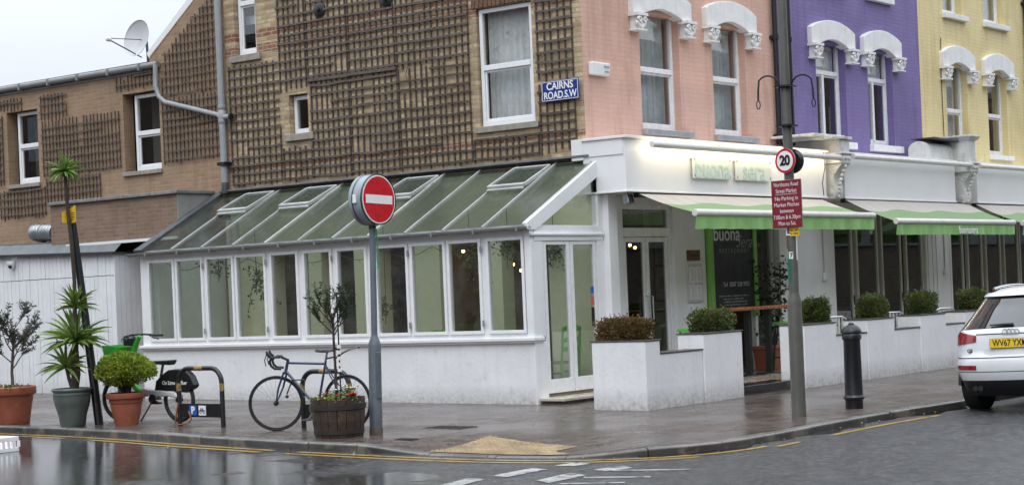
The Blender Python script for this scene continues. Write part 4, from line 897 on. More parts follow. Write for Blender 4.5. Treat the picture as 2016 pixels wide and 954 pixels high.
# ================================================================ FIXED TO THE WALLS
def cyl_thing(*a): pass
dp = thing('downpipe', 'grey plastic downpipe with an angled branch between tan and yellow brick', 'pipe', (XB - .1, 23.46, 3.6))
mb = MB(); mb.tube([(0, 0, 0), (0, 0, 6.2)], .062, 12); mb.build('stack', M_pipe, dp, smooth=40)
mb = MB(); mb.tube([(0, 1.72, 2.5), (0, 1.74, 2.1), (0, 1.66, 1.9), (0, 1.5, 1.78), (0, .12, 1.42), (0, 0, 1.34)], .045, 10); mb.build('branch', M_pipe, dp, smooth=60)
mb = MB()
for z in (1.3, 1.55): mb.lathe([(.075, -.03), (.078, 0), (.075, .03)], (0, 0, z), 12)
mb.lathe([(.06, -.12), (.075, -.1), (.075, .1), (.06, .12)], (0, 0, 1.36), 12); mb.tube([(0, -.02, 1.36), (0, -.2, 1.36)], .05, 10); mb.build('junction', M_pipe, dp, smooth=40)
mb = MB(); mb.tube([(-.0, -.2, 1.36), (0, -.24, 1.36)], .055, 10); mb.build('end_cap', M_black, dp); mb = MB(); mb.bx(-.08, .1, -.1, .1, .5, .56); mb.build('clip', M_black, dp)
mb = MB(); mb.lathe([(.065, 0), (.07, .03), (.065, .2)], (0, 0, 0), 12); mb.build('lead_collar', M_lead, dp, smooth=40)
for x_, lab in ((27.95, 'black cast iron drainpipe on the pink wall left of the lamp post'), (28.42, 'black cast iron drainpipe on the purple wall right of the lamp post'), (39.66, 'black drainpipe at the far right end of the yellow wall')):
    t = thing('drainpipe', lab, 'pipe', (x_, YB - .07, 4.05), group='black drainpipes'); mb = MB(); mb.tube([(0, 0, 0), (0, 0, 5.8)], .055 if x_ > 28 else .05, 12); mb.build('stack', M_blackiron, t, smooth=40)
    for z in (.15, 1.9, 3.7): mb = MB(); mb.lathe([(.07, -.04), (.07, .04)], (0, 0, z), 12); mb.bx(-.1, .1, .0, .07, z - .03, z + .03); mb.build('collar', M_blackiron, t)
t = thing('street_sign', 'dark blue enamel street name sign reading CAIRNS ROAD.S.W on the brick corner', 'sign', (XB - .07, 16.01, 4.685))
mb = MB(); mb.bx(-.012, .006, -.35, .35, -.155, .155); mb.build('plate', M_blue, t, bevel=.003)
mb = MB(); frame_rect(mb, 'x', 0, -.34, .34, -.145, .145, .008, -.0145, -.012); mb.build('border', M_signwhite, t)
text('lettering', 'CAIRNS', .155, M_signwhite, t, (-.0135, 0, .068), FACE_C, .003, width=.5); text('lettering', 'ROAD.S.W', .155, M_signwhite, t, (-.0135, 0, -.072), FACE_C, .003, width=.62)
t = thing('alarm_box', 'white burglar alarm box on the pink wall near the corner', 'alarm', (22.47, YB, 4.99)); mb = MB(); mb.prism([(-.24, -.1), (.24, -.1), (.24, .1), (-.24, .1)], lambda x, z: (x * .97, -.1 + .02 * (z < 0), z), lambda x, z: (x, 0, z)); mb.build('case', M_white, t, bevel=.02)
mb = MB(); mb.bx(.06, .2, -.104, -.09, .03, .05); mb.bx(.08, .1, -.104, -.09, -.05, -.03); mb.bx(.12, .14, -.104, -.09, -.05, -.03); mb.bx(.16, .18, -.104, -.09, -.05, -.03); mb.build('vents', M_signgrey, t)
# satellite dish on the extension roof
t = thing('satellite_dish', 'pale grey satellite dish with its arm pointing left on the extension roof', 'satellite dish', (22.3, 25.9, 6.2))
axis = (-RV * .62 - FV * .75 + ZV * .2).normalized(); mb = MB(); prof = [(.35 * k / 10 + 1e-4, .10 * (k / 10) ** 2) for k in range(11)] + [(.355, .112), (.35, .098)] + [(.35 * k / 10 + 1e-4, .10 * (k / 10) ** 2 - .006) for k in range(9, -1, -1)]
q = axis.to_track_quat('Z', 'Y'); mb.lathe(prof, (0, 0, 0), 32, cap=False); mb.v = [tuple(q @ Vector(v) + Vector((0, 0, .46))) for v in mb.v]; mb.build('dish', M('dish_grey', (.52, .53, .55), .5, .05, 4), t, smooth=50)
mb = MB(); c = Vector((0, 0, .46)); e = c + axis * .62 - ZV * .16 - RV * .12; mb.tube([c - ZV * .33 - axis * .0, e], .012, 6); mb.tube([c + RV * .02, e + ZV * .02], .008, 6); mb.tube([c - axis * .03, c - axis * .14, c - axis * .16 - ZV * .5], .025, 8); mb.build('arm', M_lead, t)
mb = MB(); mb.lathe([(.03, -.06), (.04, -.02), (.04, .05), (.02, .06)], (0, 0, 0), 10); mb.v = [tuple(q @ Vector(v) + e) for v in mb.v]; mb.build('receiver', M_signwhite, t, smooth=40)
# silver duct through the wall
t = thing('air_duct', 'silver flexible ventilation duct elbow coming out of the tan wall', 'duct', (21.72, 28.0, 3.15)); mb = MB()
path = []
for k in range(60):
    s = k / 59; path.append((.4 - .62 * math.sin(min(1, s * 2.2) * math.pi / 2), .52 - 1.0 * max(0, s - .12), .03 - .05 * s))
mb.tube(path, [.155 + .008 * math.sin(k * 1.9) for k in range(60)], 18); mb.build('hose', M('foil_duct', (.34, .35, .37), .38, .25, 6, .2, 30, metal=.75), t, smooth=60)
mb = MB(); mb.lathe([(.19, -.06), (.19, .06)], (.12, .5, .02), 16, 'x'); mb.build('collar', M('rust_collar', (.2, .16, .1), .7, .5, 6), t, smooth=40)
for k in (18, 38):
    mb = MB(); p = Vector(path[k]); d = (Vector(path[k + 1]) - p).normalized(); mb.tube([p - d * .012, p + d * .012], .168, 18); mb.build('band', M_galv, t, smooth=40)
def dome_cam(label, loc, rot):
    t = thing('security_camera', label, 'camera', loc, (0, 0, rot)); mb = MB(); mb.lathe([(.02, 0), (.085, .0), (.085, -.05), (.075, -.075)], (0, 0, 0), 16); mb.build('base', M_white, t, smooth=40)
    mb = MB(); mb.sphere((0, 0, -.085), .065, 16, 10); mb.build('dome', M_white, t, smooth=60); mb = MB(); mb.sphere((-.035, -.02, -.1), .042, 12, 8); mb.build('lens', M_black, t, smooth=60); return t
dome_cam('small white eyeball camera on the upper left of the white boards', (21.03, 28.42, 2.62), 0)
dome_cam('white dome camera hanging under the fascia end above the pilaster', (22.42, 15.1, 3.05), R(40))
t = thing('floodlight', 'small silver floodlight under the left end of the fascia', 'light', (22.22, 14.98, 3.06)); mb = MB(); mb.box((0, 0, -.1), (.15, .1, .15), Euler((R(-15), 0, 0)).to_matrix()); mb.build('housing', M_galv, t, bevel=.01); mb = MB(); mb.box((0, -.056, -.1), (.12, .01, .12), Euler((R(-15), 0, 0)).to_matrix()); mb.build('lens', M_black, t); mb = MB(); mb.tube([(.0, .0, 0), (.0, .02, -.05)], .02, 8); mb.build('bracket', M_white, t)
t = thing('menu_case', 'glass-fronted menu case with four white sheets beside the entrance', 'menu', (24.75, 15.46, 1.65)); mb = MB(); mb.bx(-.22, .22, -.035, -.002, -.30, .32); mb.build('backboard', M('menu_grey', (.55, .58, .58), .25, .04, 4), t, bevel=.004)
for i, (x, z, hh) in enumerate(((-.1, .14, .26), (.1, .14, .26), (-.1, -.14, .24), (.1, -.14, .24))):
    mb = MB(); mb.bx(x - .09, x + .09, -.04, -.036, z - hh / 2, z + hh / 2); s = mb.build('menu_sheet', M_signwhite, t)
    mb = MB()
    for k in range(7): mb.bx(x - .06 + random.uniform(0, .03), x + .06 - random.uniform(0, .04), -.0425, -.0405, z + hh * .36 - k * .03, z + hh * .36 - k * .03 + .006)
    mb.build('print', M_signgrey, s)
mb = MB(); mb.bx(-.17, .17, -.03, 0, -.46, -.33); mb.build('notice', M_signwhite, t)
t = thing('wall_plaque', 'small brown brass plaque above the menu case', 'plaque', (24.75, 15.46, 2.11)); mb = MB(); mb.bx(-.19, .19, -.025, -.002, -.085, .085); mb.build('plate', M('bronze', (.16, .075, .035), .35, .3, 6, metal=.5), t, bevel=.004); text('lettering', 'RESTAURANT', .04, M_barrel, t, (0, -.027, 0), FACE_N)
t = thing('blackboard', 'tall blackboard with lime green edges and chalk lettering beside the entrance', 'blackboard', (25.94, 15.46, 1.05)); mb = MB(); mb.bx(-.66, .66, -.05, -.002, .12, 1.66); mb.build('board', M('slate_board', (.018, .02, .022), .5, .2, 4), t)
mb = MB(); mb.bx(-.78, -.66, -.08, 0, .0, 1.9); mb.bx(.66, .76, -.08, 0, .0, 1.9); mb.bx(-.66, .66, -.08, 0, 1.66, 1.72); mb.build('frame', M_limepale, t, bevel=.005)
M_chalk = M('chalk', (.66, .68, .68), .9, .1, 9); M_chalk2 = M('faint_chalk', (.3, .32, .33), .9, .15, 9)
text('lettering', 'buona', .34, M_chalk, t, (-.18, -.052, 1.40), FACE_N, .004, width=.85); text('lettering', 'Sera', .3, M_chalk2, t, (.36, -.052, 1.27), FACE_N, -.002, shear=.5); text('lettering', 'RESTAURANT', .11, M_chalk2, t, (.05, -.052, 1.12), FACE_N, -.001, spacing=1.6); text('lettering', 'Tel  0207 228 9925', .11, M_chalk, t, (.08, -.052, .56), FACE_N, -.001)
mb = MB()
for k, (a, e) in enumerate(((-.5, .45), (-.35, .3), (-.35, .4), (-.35, .42), (-.4, .3))):
    x = a
    while x < e:
        l = random.uniform(.03, .1); mb.bx(x, x + l, -.053, -.05, .36 - k * .05, .372 - k * .05 + random.uniform(0, .012)); x += l + random.uniform(.012, .03)
mb.build('chalk_lines', M_chalk2, t)
for (px_, py_), lab in (((1303, 558), 'framed black and white print, lower one behind the right entrance door'), ((1301, 488), 'framed black and white print, upper one behind the right entrance door')):
    p_ = at_y(px_, py_, 16.6); t = thing('framed_print', lab, 'picture', (p_.x, 16.6, p_.z), group='prints behind the door'); mb = MB(); frame_rect(mb, 'y', 0, -.24, .24, -.3, .3, .02, -.02, .0); mb.build('frame', M_black, t); mb = MB(); mb.bx(-.22, .22, -.006, 0, -.28, .28); mb.build('paper', M('print_paper', (.5, .5, .46), .6), t); mb = MB(); mb.bx(-.1, .1, -.009, -.006, -.08, .12); mb.bx(-.12, .12, -.009, -.006, -.16, -.14); mb.build('drawing', M_signgrey, t)
b = MB(); b.bx(at_y(1281, 560, 16.6).x, 26.4, 16.61, 16.7, .1, 3.3); o = b.build('lobby_wall', M('lobby_paint', (.55, .53, .43), .8, .05, 2), cb, world=True)

for x_, lab in ((29.2, 'thin white cable conduit and box on the wall right of the lamp post'), (34.45, 'thin white cable conduit and box on the pier between the shop windows')):
    t = thing('cable_conduit', lab, 'conduit', (x_, YS - .05, 1.75)); mb = MB(); mb.bx(-.012, .012, -.02, .0, 0, 1.25); mb.build('conduit', M_cream, t); mb = MB(); mb.bx(-.06, .06, -.05, .0, -.14, .0); mb.build('box', M_white, t, bevel=.008)

for pts_, lab in (([(1852, 75), (1853, 150), (1859, 275)], 'thin dark cable running down the yellow wall left of its first window'), ([(1621, 300), (1624, 330), (1619, 360), (1622, 385)], 'loose dark cable hanging down beside the first white bracket')):
    q_ = [at_y(*p_, YB - .015 if p_[0] > 1800 else 14.7) for p_ in pts_]; t = thing('cable', lab, 'cable', q_[-1]); mb = MB(); mb.tube([p_ - q_[-1] for p_ in q_], .008, 5); mb.build('cable', M_black, t)

# ================================================================ PLANTER WALLS, TERRACE
def planter(name, label, boxes, cat='planter'):
    t = thing(name, label, cat, (boxes[0][0], 13.05, 0))
    mb = MB(); cp_ = MB()
    for (x0, x1, y0, y1, z1) in boxes:
        mb.bx(x0, x1, y0, y1, -.3, z1); g = .0
        cp_.bx(x0 - .012, x1 + .012, y0 - .012, y1 + .012, z1 + .001, z1 + .018)
    mb.build('rendered_wall', M_render, t, bevel=.018, world=True); cp_.build('coping', M('dark_coping', (.09, .085, .08), .4, .3, 8), t, bevel=.004, world=True)
    so = MB()
    for (x0, x1, y0, y1, z1) in boxes:
        if z1 > .85: so.bx(x0 + .05, x1 - .05, y0 + .05, y1 - .05, z1 + .005, z1 + .024)
    so.build('soil', M_soil, t, world=True); return t
planter('planter_wall', 'white stepped planter wall left of the entrance with one brown and one green hedge', [(19.62, 19.98, 13.05, 13.92, .915), (19.983, 21.077, 13.07, 13.35, .73), (21.08, 22.13, 13.05, 13.48, .945)])
seg = []; x = 23.96; hi = True
for x1, z in ((25.0, .95), (26.06, .745), (27.05, .95), (28.04, .75), (29.07, .95), (29.88, .75), (31.4, .95), (32.4, .75), (33.6, .95), (34.6, .75), (36, .95)):
    seg.append((x + .0015, x1 - .0015, 13.05 if z > .9 else 13.066, 13.48 if z > .9 else 13.3, z)); x = x1
planter('planter_wall', 'long white stepped planter wall behind the bollard and car, right of the entrance', seg)
b = MB(); b.bx(22.2, 38, 13.62, YS, -.2, .13); b.bx(22.2, 38, 13.3, 13.62, -.2, .12); structure(b.build('terrace_floor', M('pale_wet_tile', (.34, .29, .22), .2, .12, 4), bevel=.006))
b = MB(); b.bx(22.14, 23.95, 13.22, 13.62, -.2, .135); structure(b.build('entrance_step', M('black_wet_step', (.022, .022, .024), .12, .3, 5), bevel=.01))

# ---- foliage helpers
def hedge(label, cx, cy, z, lx, ly, h, mat, n, group='clipped box hedges on the planter walls', rot=0, leafs=(.019, .033), mats2=None):
    t = thing('hedge', label, 'hedge', (cx, cy, z), rot, group)
    mb = MB(); tw = MB(); k = 0
    lump = [(random.uniform(-1, 1), random.uniform(-1, 1), random.uniform(.3, 1), random.uniform(.06, .16)) for _ in range(14)]
    while k < n:
        u, v, w_ = random.uniform(-1, 1), random.uniform(-1, 1), random.uniform(-.02, 1)
        m = max(abs(u), abs(v), abs(2 * w_ - 1) if w_ > .5 else 0)
        if random.random() > .2 + .8 * m ** 2: continue
        # rounded box with an uneven surface
        r = (abs(u) ** 3.2 + abs(v) ** 3.2 + max(0, 2 * w_ - 1) ** 3.2) ** (1 / 3.2)
        bul = 1.02 + .13 * math.sin(u * 4 + label.__len__()) * math.cos(w_ * 5 + v * 4) + .08 * math.sin(u * 11 + w_ * 9 + v * 7)
        if r > bul: continue
        p = Vector((u * lx / 2 * 1.08 * (1 + .10 * w_), v * ly / 2 * 1.08 * (1 + .1 * w_), w_ * h * 1.06)); d = Vector((u * m, v * m, w_ * .9 - .1)) + Vector((random.uniform(-1, 1), random.uniform(-1, 1), random.uniform(-.5, 1))) * .9
        mb.m = 1 if mats2 and random.random() < mats2[1](u, w_) else 0
        mb.leaf(p, d, random.uniform(*leafs) * 1.5, random.uniform(*leafs) * .9, bend=.2); k += 1
    for _ in range(70):
        p = Vector((random.uniform(-.45, .45) * lx, random.uniform(-.4, .4) * ly, 0)); q = p + Vector((random.uniform(-.12, .12), random.uniform(-.1, .1), h * random.uniform(.6, 1.05)))
        tw.tube([p, (p + q) / 2 + Vector((random.uniform(-.03, .03), random.uniform(-.03, .03), 0)), q], [.006, .004, .002], 4)
    for _ in range(22):                    # stray new shoots
        p = Vector((random.uniform(-.45, .45) * lx, random.uniform(-.4, .4) * ly, h * random.uniform(.75, 1.0))); q = p + Vector((random.uniform(-.05, .05), random.uniform(-.05, .05), random.uniform(.05, .11))); tw.tube([p, q], [.003, .0015], 4)
        for k_ in range(5): mb.leaf(p + (q - p) * (.3 + .17 * k_), (random.uniform(-1, 1), random.uniform(-1, 1), .6), .035, .02, bend=.2)
    tw.build('twigs', M_barkdark, t); mb.build('leaves', [mat, mats2[0]] if mats2 else mat, t); return t
hedge('mostly dead brown hedge on the corner of the left planter', 19.8, 13.5, .93, .30, .72, .27, M_lf_brown, 4600, mats2=(M_lf_box, lambda u, w_: .25))
HM = (M_lf_brown, lambda u, w_: .10 if w_ > .6 else .02)
for px0, px1, h_, lab in ((1355, 1447, .28, 'green box hedge with bronzed top left of the bar table'), (1577, 1635, .34, 'green hedge directly behind the lamp post'), (1684, 1750, .33, 'green hedge just right of the black bollard top'), (1782, 1848, .35, 'rounded green hedge between bollard and car, third from the lamp post'), (1884, 1946, .34, 'rounded green hedge just left of the white car roof'), (1985, 2045, .34, 'green hedge hidden mostly behind the white car')):
    xr_, xl_ = at_y(px1, 620, 13.11).x, at_y(px0, 620, 13.43).x
    hedge(lab, (xl_ + xr_) / 2, 13.27, .965, xr_ - xl_, .32, h_, M_lf_box, 3600, mats2=HM)
def alu_chair(label, x, y, rot):
    c = thing('cafe_chair', label, 'chair', (x, y, .13), rot, 'aluminium cafe chairs behind the planter'); mb = MB()
    mb.tube([(-.22, .2, 0), (-.22, .2, .75), (-.19, .21, .85), (-.12, .215, .885), (.12, .215, .885), (.19, .21, .85), (.22, .2, .75), (.22, .2, 0)], .013, 8); mb.build('back_frame', M_alu, c, smooth=60)
    for k in range(5): mb = MB(); xx = -.13 + .065 * k; mb.bx(xx - .018, xx + .018, .2, .21, .46, .88); mb.build('back_slat', M_alu, c)
    for xx in (-.2, .2): mb = MB(); mb.tube([(xx, -.2, 0), (xx, -.2, .45), (xx, .2, .45)], .013, 8); mb.build('leg', M_alu, c, smooth=60)
    mb = MB()
    for k in range(6): mb.bx(-.2, .2, -.2 + .07 * k, -.145 + .07 * k, .45, .465)
    mb.build('seat', M_alu, c); return c
for (a, e), lab in (((1641, 1674), 'slatted aluminium chair between lamp post hedge and bollard'), ((1752, 1790), 'slatted aluminium chair beside the small table, right of the bollard'), ((1861, 1882), 'slatted aluminium chair nearest the white car')):
    alu_chair(lab, at_y((a + e) / 2, 640, 13.6).x - .10, 13.78, R(148))
for x_, lab in ((27.0, 'small square cafe table by the bollard'), (29.1, 'small brown cafe table between the second and third hedges'), (31.6, 'small brown cafe table behind the car roof')):
    t = thing('cafe_table', lab, 'table', (x_ + .3, 14.0, .13), group='small tables behind the planter'); mb = MB(); mb.bx(-.3, .3, -.3, .3, .70, .73); mb.build('tabletop', M('wood_top', (.16, .09, .05), .4, .3, 8), t, bevel=.005); mb = MB(); mb.tube([(0, 0, .02), (0, 0, .7)], .03, 8); mb.lathe([(.22, 0), (.2, .02), (.03, .04)], (0, 0, 0), 16); mb.build('pedestal', M_black, t)
# ---- bar table, stools and the plant by the entrance
t = thing('bar_table', 'high orange wooden bar table on black pedestals beside the lamp post', 'table', (25.2, 14.6, .13)); mb = MB(); mb.bx(-1.08, 1.1, -.2, .2, 1.06, 1.11); mb.build('tabletop', M('orange_wood', (.33, .11, .04), .25, .2, 5), t, bevel=.006)
for xx in (-.25, .40):
    mb = MB(); mb.bx(xx - .045, xx + .045, -.045, .045, .02, 1.06); mb.lathe([(.24, 0), (.23, .015), (.06, .03)], (xx, 0, 0), 20); mb.build('pedestal', M_black, t)
for x_, y_, lab in ((26.0, 14.45, 'black bar stool with lime green seat right of the bar table'), (23.55, 14.75, 'bar stool with lime green seat mostly hidden by the left green hedge')):
    t = thing('bar_stool', lab, 'stool', (x_, y_, .13), group='lime green bar stools'); mb = MB(); mb.bx(-.19, .19, -.19, .19, .78, .83); mb.build('seat', M_lime, t, bevel=.012)
    for sx in (-1, 1):
        for sy in (-1, 1): mb = MB(); mb.beam((sx * .15, sy * .15, .78), (sx * .2, sy * .2, 0), .03, .03); mb.build('leg', M_black, t)
    mb = MB()
    for sx in (-1, 1): mb.beam((sx * .18, -.18, .25), (sx * .18, .18, .25), .02, .02); mb.beam((-.18, sx * .18, .25), (.18, sx * .18, .25), .02, .02)
    mb.build('footrest', M_black, t)
p0 = at_y(1520, 720, 15.1)
t = thing('terracotta_trough', 'rectangular terracotta trough under the bar table', 'planter', (p0.x, 15.1, .13)); mb = MB(); mb.add([(-.32, -.13, 0), (.32, -.13, 0), (.32, .13, 0), (-.32, .13, 0), (-.36, -.17, .42), (.36, -.17, .42), (.36, .17, .42), (-.36, .17, .42)], [(0, 3, 2, 1), (4, 5, 6, 7), (0, 1, 5, 4), (1, 2, 6, 5), (2, 3, 7, 6), (3, 0, 4, 7)]); mb.build('trough', M_terra, t, bevel=.015); mb = MB(); mb.bx(-.38, .38, -.19, .19, .36, .415); mb.build('rim', M_terra, t, bevel=.012)
t = thing('climbing_plant', 'dark leafy climber growing from the terracotta trough', 'plant', (p0.x, 15.1, .55)); mb = MB(); st = MB()
for s in range(5):
    a = Vector((random.uniform(-.2, .2), 0, 0)); b_ = Vector((.1 + random.uniform(-.3, .35), random.uniform(-.1, .1), random.uniform(.9, 1.45))); st.tube([a, (a + b_) / 2 + Vector((.05, 0, 0)), b_], [.012, .009, .004], 5)
    for _ in range(130):
        f_ = random.random() ** .7; p = a + (b_ - a) * f_ + Vector((random.gauss(0, .10), random.gauss(0, .07), random.gauss(0, .06))); mb.leaf(p, (random.uniform(-1, 1), random.uniform(-1, .3), random.uniform(-.8, .4)), random.uniform(.05, .09), random.uniform(.04, .06), bend=.15)
mb.build('leaves', M_lf_ivy, t); st.build('stem', M_barkdark, t)

# ================================================================ STREET FURNITURE
# ---- no entry sign
t = thing('no_entry_sign', 'round red no entry sign in a grey lit drum on a grey post', 'road sign', (15.86, 14.47, gz(14.47)), (0, R(1.9), 0))
mb = MB(); mb.lathe([(.078, 0), (.078, 1.05), (.072, 1.09), (.045, 1.16), (.04, 1.18)], (0, 0, 0), 20); mb.build('post_base', M_greypost, t, smooth=30)
mb = MB(); mb.lathe([(.038, 1.17), (.038, 2.56)], (0, 0, 0), 16); mb.build('post', M_greypost, t, smooth=30)
mb = MB(); n = 10; 
pts = [(.05, .38 + .0), (.05, .92)]
mb.bx(-.035, .035, -.086, -.07, .42, .98); mb.build('access_door', M('grey_door', (.11, .125, .145), .45, .2, 8, .15, 30), t, bevel=.02, rot=(0, 0, R(-12)))
mb = MB(); mb.lathe([(.082, .0), (.082, .07)], (0, 0, 0), 20); mb.build('rust_band', M('rusty_base', (.1, .085, .06), .7, .5, 14, .4, 30, patch=((.3, .2, .06), 9, .55, .8)), t, smooth=30)
mb = MB(); mb.lathe([(.0, -.11), (.29, -.11), (.305, -.10), (.305, .1), (.29, .115), (.0, .115)], (0, 0, 2.81), 48, 'y'); mb.build('drum', M_signgrey, t, smooth=35)
mb = MB(); mb.lathe([(.308, -.118), (.308, -.095), (.27, -.1)], (0, 0, 2.81), 48, 'y', cap=False); mb.lathe([(.312, .03), (.312, .045)], (0, 0, 2.81), 48, 'y', cap=False); mb.build('rim', M_black, t, smooth=35)
mb = MB(); mb.lathe([(0, -.116), (.292, -.116), (.292, -.108)], (0, 0, 2.81), 48, 'y', cap=False); f = mb.build('sign_face', M_signwhite, t, smooth=35)
mb = MB(); mb.lathe([(0, -.1185), (.276, -.1185), (.276, -.114)], (0, 0, 2.81), 48, 'y', cap=False); mb.build('red_disc', M_red, f, smooth=35)
mb = MB(); mb.bx(-.235, .235, -.122, -.117, 2.81 - .052, 2.81 + .052); mb.build('white_bar', M_signwhite, f)
mb = MB(); mb.lathe([(.03, 0), (.03, .06)], (-.24, .0, 2.83), 10); mb.bx(-.32, -.305, -.03, .02, 2.76, 2.86); mb.build('maker_label', M_signwhite, t)
mb = MB(); mb.lathe([(.045, 2.46), (.045, 2.5)], (0, 0, 0), 14); mb.build('collar', M_black, t)
mb = MB(); mb.tube([(.045, -.02, 2.46), (.05, -.03, 2.3), (.047, -.035, 2.15), (.06, -.03, 2.02), (.05, -.03, 1.98)], .008, 5); mb.tube([(0.03, -.04, 2.45), (-.03, -.035, 2.46)], .012, 5); mb.build('green_cord', M('green_cord', (.03, .3, .12), .6), t)
# ---- lamp post with its signs
LX, LY = 19.14, 10.54
t = thing('lamp_post', 'tall olive grey street lamp post with two curved hanging basket arms', 'lamp post', (LX, LY, gz(LY)), (0, 0, 0))
mb = MB(); mb.lathe([(.088, 0), (.086, 1.38), (.082, 1.42), (.062, 1.5), (.060, 1.54)], (0, 0, 0), 24); mb.build('base_column', M_lamppost, t, smooth=30)
mb = MB(); mb.lathe([(.062, 1.5), (.056, 4.2), (.05, 7.6)], (0, 0, 0), 20); mb.build('shaft', M_lamppost, t, smooth=30)
mb = MB(); mb.tube([(0, 0, 7.5), (-.05, -.1, 7.8), (-.3, -.5, 8.0), (-.6, -.9, 8.0)], .035, 8); mb.build('lamp_arm', M_lamppost, t, smooth=50); mb = MB(); mb.box((-.75, -1.12, 7.98), (.25, .55, .12), Euler((0, 0, R(-33))).to_matrix()); mb.build('lantern', M_signgrey, t, bevel=.03)
ad = Vector((RV.x, RV.y, 0))
for sgn, lab in ((-1, 0), (1, 1)):
    mb = MB(); path = [(ad * sgn * .075) + ZV * z for z in (3.52, 3.9, 4.0)] + [ad * sgn * (.075 + .135 * (1 - math.cos(a))) + ZV * (4.0 + .14 * math.sin(a)) for a in [math.pi * k / 10 for k in range(1, 9)]]
    e = path[-1]; path += [e + ad * sgn * .012 - ZV * .12, e + ad * sgn * .016 - ZV * .24]; mb.tube(path, .012, 7)
    e = path[-1]; mb.tube([e + ad * .022 * math.sin(a) - ZV * (.05 - .05 * math.cos(a)) for a in [6.28 * k / 12 for k in range(12)]], .007, 5, closed=True); mb.build('basket_arm', M_black, t, smooth=50)
for z in (3.51, 3.985): mb = MB(); mb.lathe([(.072, z), (.072, z + .035)], (0, 0, 0), 16); mb.bx(-.1, .1, -.1, .1, z + .008, z + .024); mb.build('collar', M_black, t)
mb = MB(); mb.lathe([(.0665, 2.2), (.0665, 2.215)], (0, 0, 0), 20); mb.build('white_band', M_signwhite, t, smooth=30)
mb = MB(); 
for sgn, z0, z1, mt in ((0, 0, 0, 0),): pass
def wrap(mb, r, a0, a1, z0, z1, n=8):
    c0 = math.atan2(-LY, -LX); vs = []
    for k in range(n + 1):
        a = c0 + R(a0 + (a1 - a0) * k / n); vs += [(r * math.cos(a), r * math.sin(a), z0), (r * math.cos(a), r * math.sin(a), z1)]
    return mb.add(vs, [(2 * k, 2 * k + 2, 2 * k + 3, 2 * k + 1) for k in range(n)])
for (a0, a1, z0, z1, mt, nm) in ((-75, -18, 1.64, 1.92, M('green_poster', (.015, .12, .09), .4), 'green_sticker'), (-80, -50, 2.04, 2.2, M_maroon, 'red_sticker'), (-80, -52, 2.2, 2.34, M_signwhite, 'white_sticker'), (50, 85, 1.9, 2.25, M_signwhite, 'white_sticker'), (-85, -55, 1.92, 2.04, M_lime, 'green_sticker'), (-40, 8, 1.915, 2.0, M_signwhite, 'number_sticker')):
    mb = MB(); wrap(mb, .0645, a0, a1, z0, z1); mb.build(nm, mt, t, smooth=60)
va = math.atan2(-LY, -LX) + R(-12); text('number', '7', .075, M_black, t, (.0665 * math.cos(va), .0665 * math.sin(va), 1.957), (R(90), 0, va + R(90)), .002, depth=.0005)
b = MB()
t = thing('speed_sign', 'round white 20 speed limit sign with red ring on the lamp post', 'road sign', (LX - .085, LY, gz(LY) + 3.1)); yaw_s = R(8)
t.rotation_euler = (0, 0, -yaw_s)
mb = MB(); mb.lathe([(0, .0), (.15, .0), (.15, .012), (.0, .012)], (0, 0, 0), 40, 'x'); mb.build('plate', M_signgrey, t, smooth=30)
mb = MB(); mb.lathe([(0, -.002), (.148, -.002), (.148, .002)], (0, 0, 0), 40, 'x', cap=False); f = mb.build('red_ring', M_red, t, smooth=30); mb = MB(); mb.lathe([(0, -.004), (.119, -.004), (.119, .0)], (0, 0, 0), 40, 'x', cap=False); mb.build('white_disc', M_signwhite, t, smooth=30)
text('numerals', '20', .165, M_black, t, (-.006, 0, 0), FACE_C, .007, spacing=.95, sx=.95); mb = MB(); mb.bx(.012, .03, -.1, .1, -.02, .02); mb.build('bracket', M_galv, t)
t = thing('speed_sign', 'back of a round sign seen as a dark edge behind the 20 sign', 'road sign', (LX + .10, LY, gz(LY) + 3.1)); mb = MB(); mb.lathe([(0, .02), (.148, .02), (.15, .01), (.15, -.005), (.12, -.03), (0, -.035)], (0, 0, 0), 40, 'x'); mb.build('plate', M_black, t, smooth=30)
mb = MB(); mb.bx(-.045, -.02, -.05, .05, -.03, .03); mb.build('bracket', M_black, t)
t = thing('market_sign', 'maroon rectangular street market parking sign on the lamp post', 'sign', (LX - .085, LY, gz(LY) + 2.58), (0, 0, -yaw_s)); mb = MB(); mb.bx(0, .008, -.225, .225, -.29, .29); mb.build('plate', M_signgrey, t, bevel=.003); mb = MB(); mb.bx(-.004, 0, -.222, .222, -.287, .287); mb.build('face', M_maroon, t, bevel=.002)
for k, (s_, z) in enumerate((('Northcote Road', .235), ('Street Market', .158), ('No Parking in', .066), ('Market Pitches', -.01), ('between', -.084), ('7.00am & 6.30pm', -.16), ('Mon to Sat.', -.235))): text('lettering', s_, .07, M_signwhite, t, (-.0055, 0, z), FACE_C, -.0004, depth=.0006, width=(.36, .31, .34, .37, .2, .4, .26)[k])
mb = MB(); mb.bx(-.0055, -.004, -.16, .16, .117, .121); mb.build('underline', M_signwhite, t)
t = thing('notice_plate', 'small yellow notice plate below the maroon sign', 'sign', (LX - .068, LY - .07, gz(LY) + 2.24), (0, 0, -yaw_s)); mb = MB(); mb.bx(0, .006, -.075, .075, -.05, .05); mb.build('plate', M_yplate, t); text('lettering', 'Mon - Sat', .028, M_black, t, (-.002, 0, .018), FACE_C, .0005, depth=.0004); text('lettering', '7am - 6.30pm', .028, M_black, t, (-.002, 0, -.02), FACE_C, .0005, depth=.0004, sx=.8)
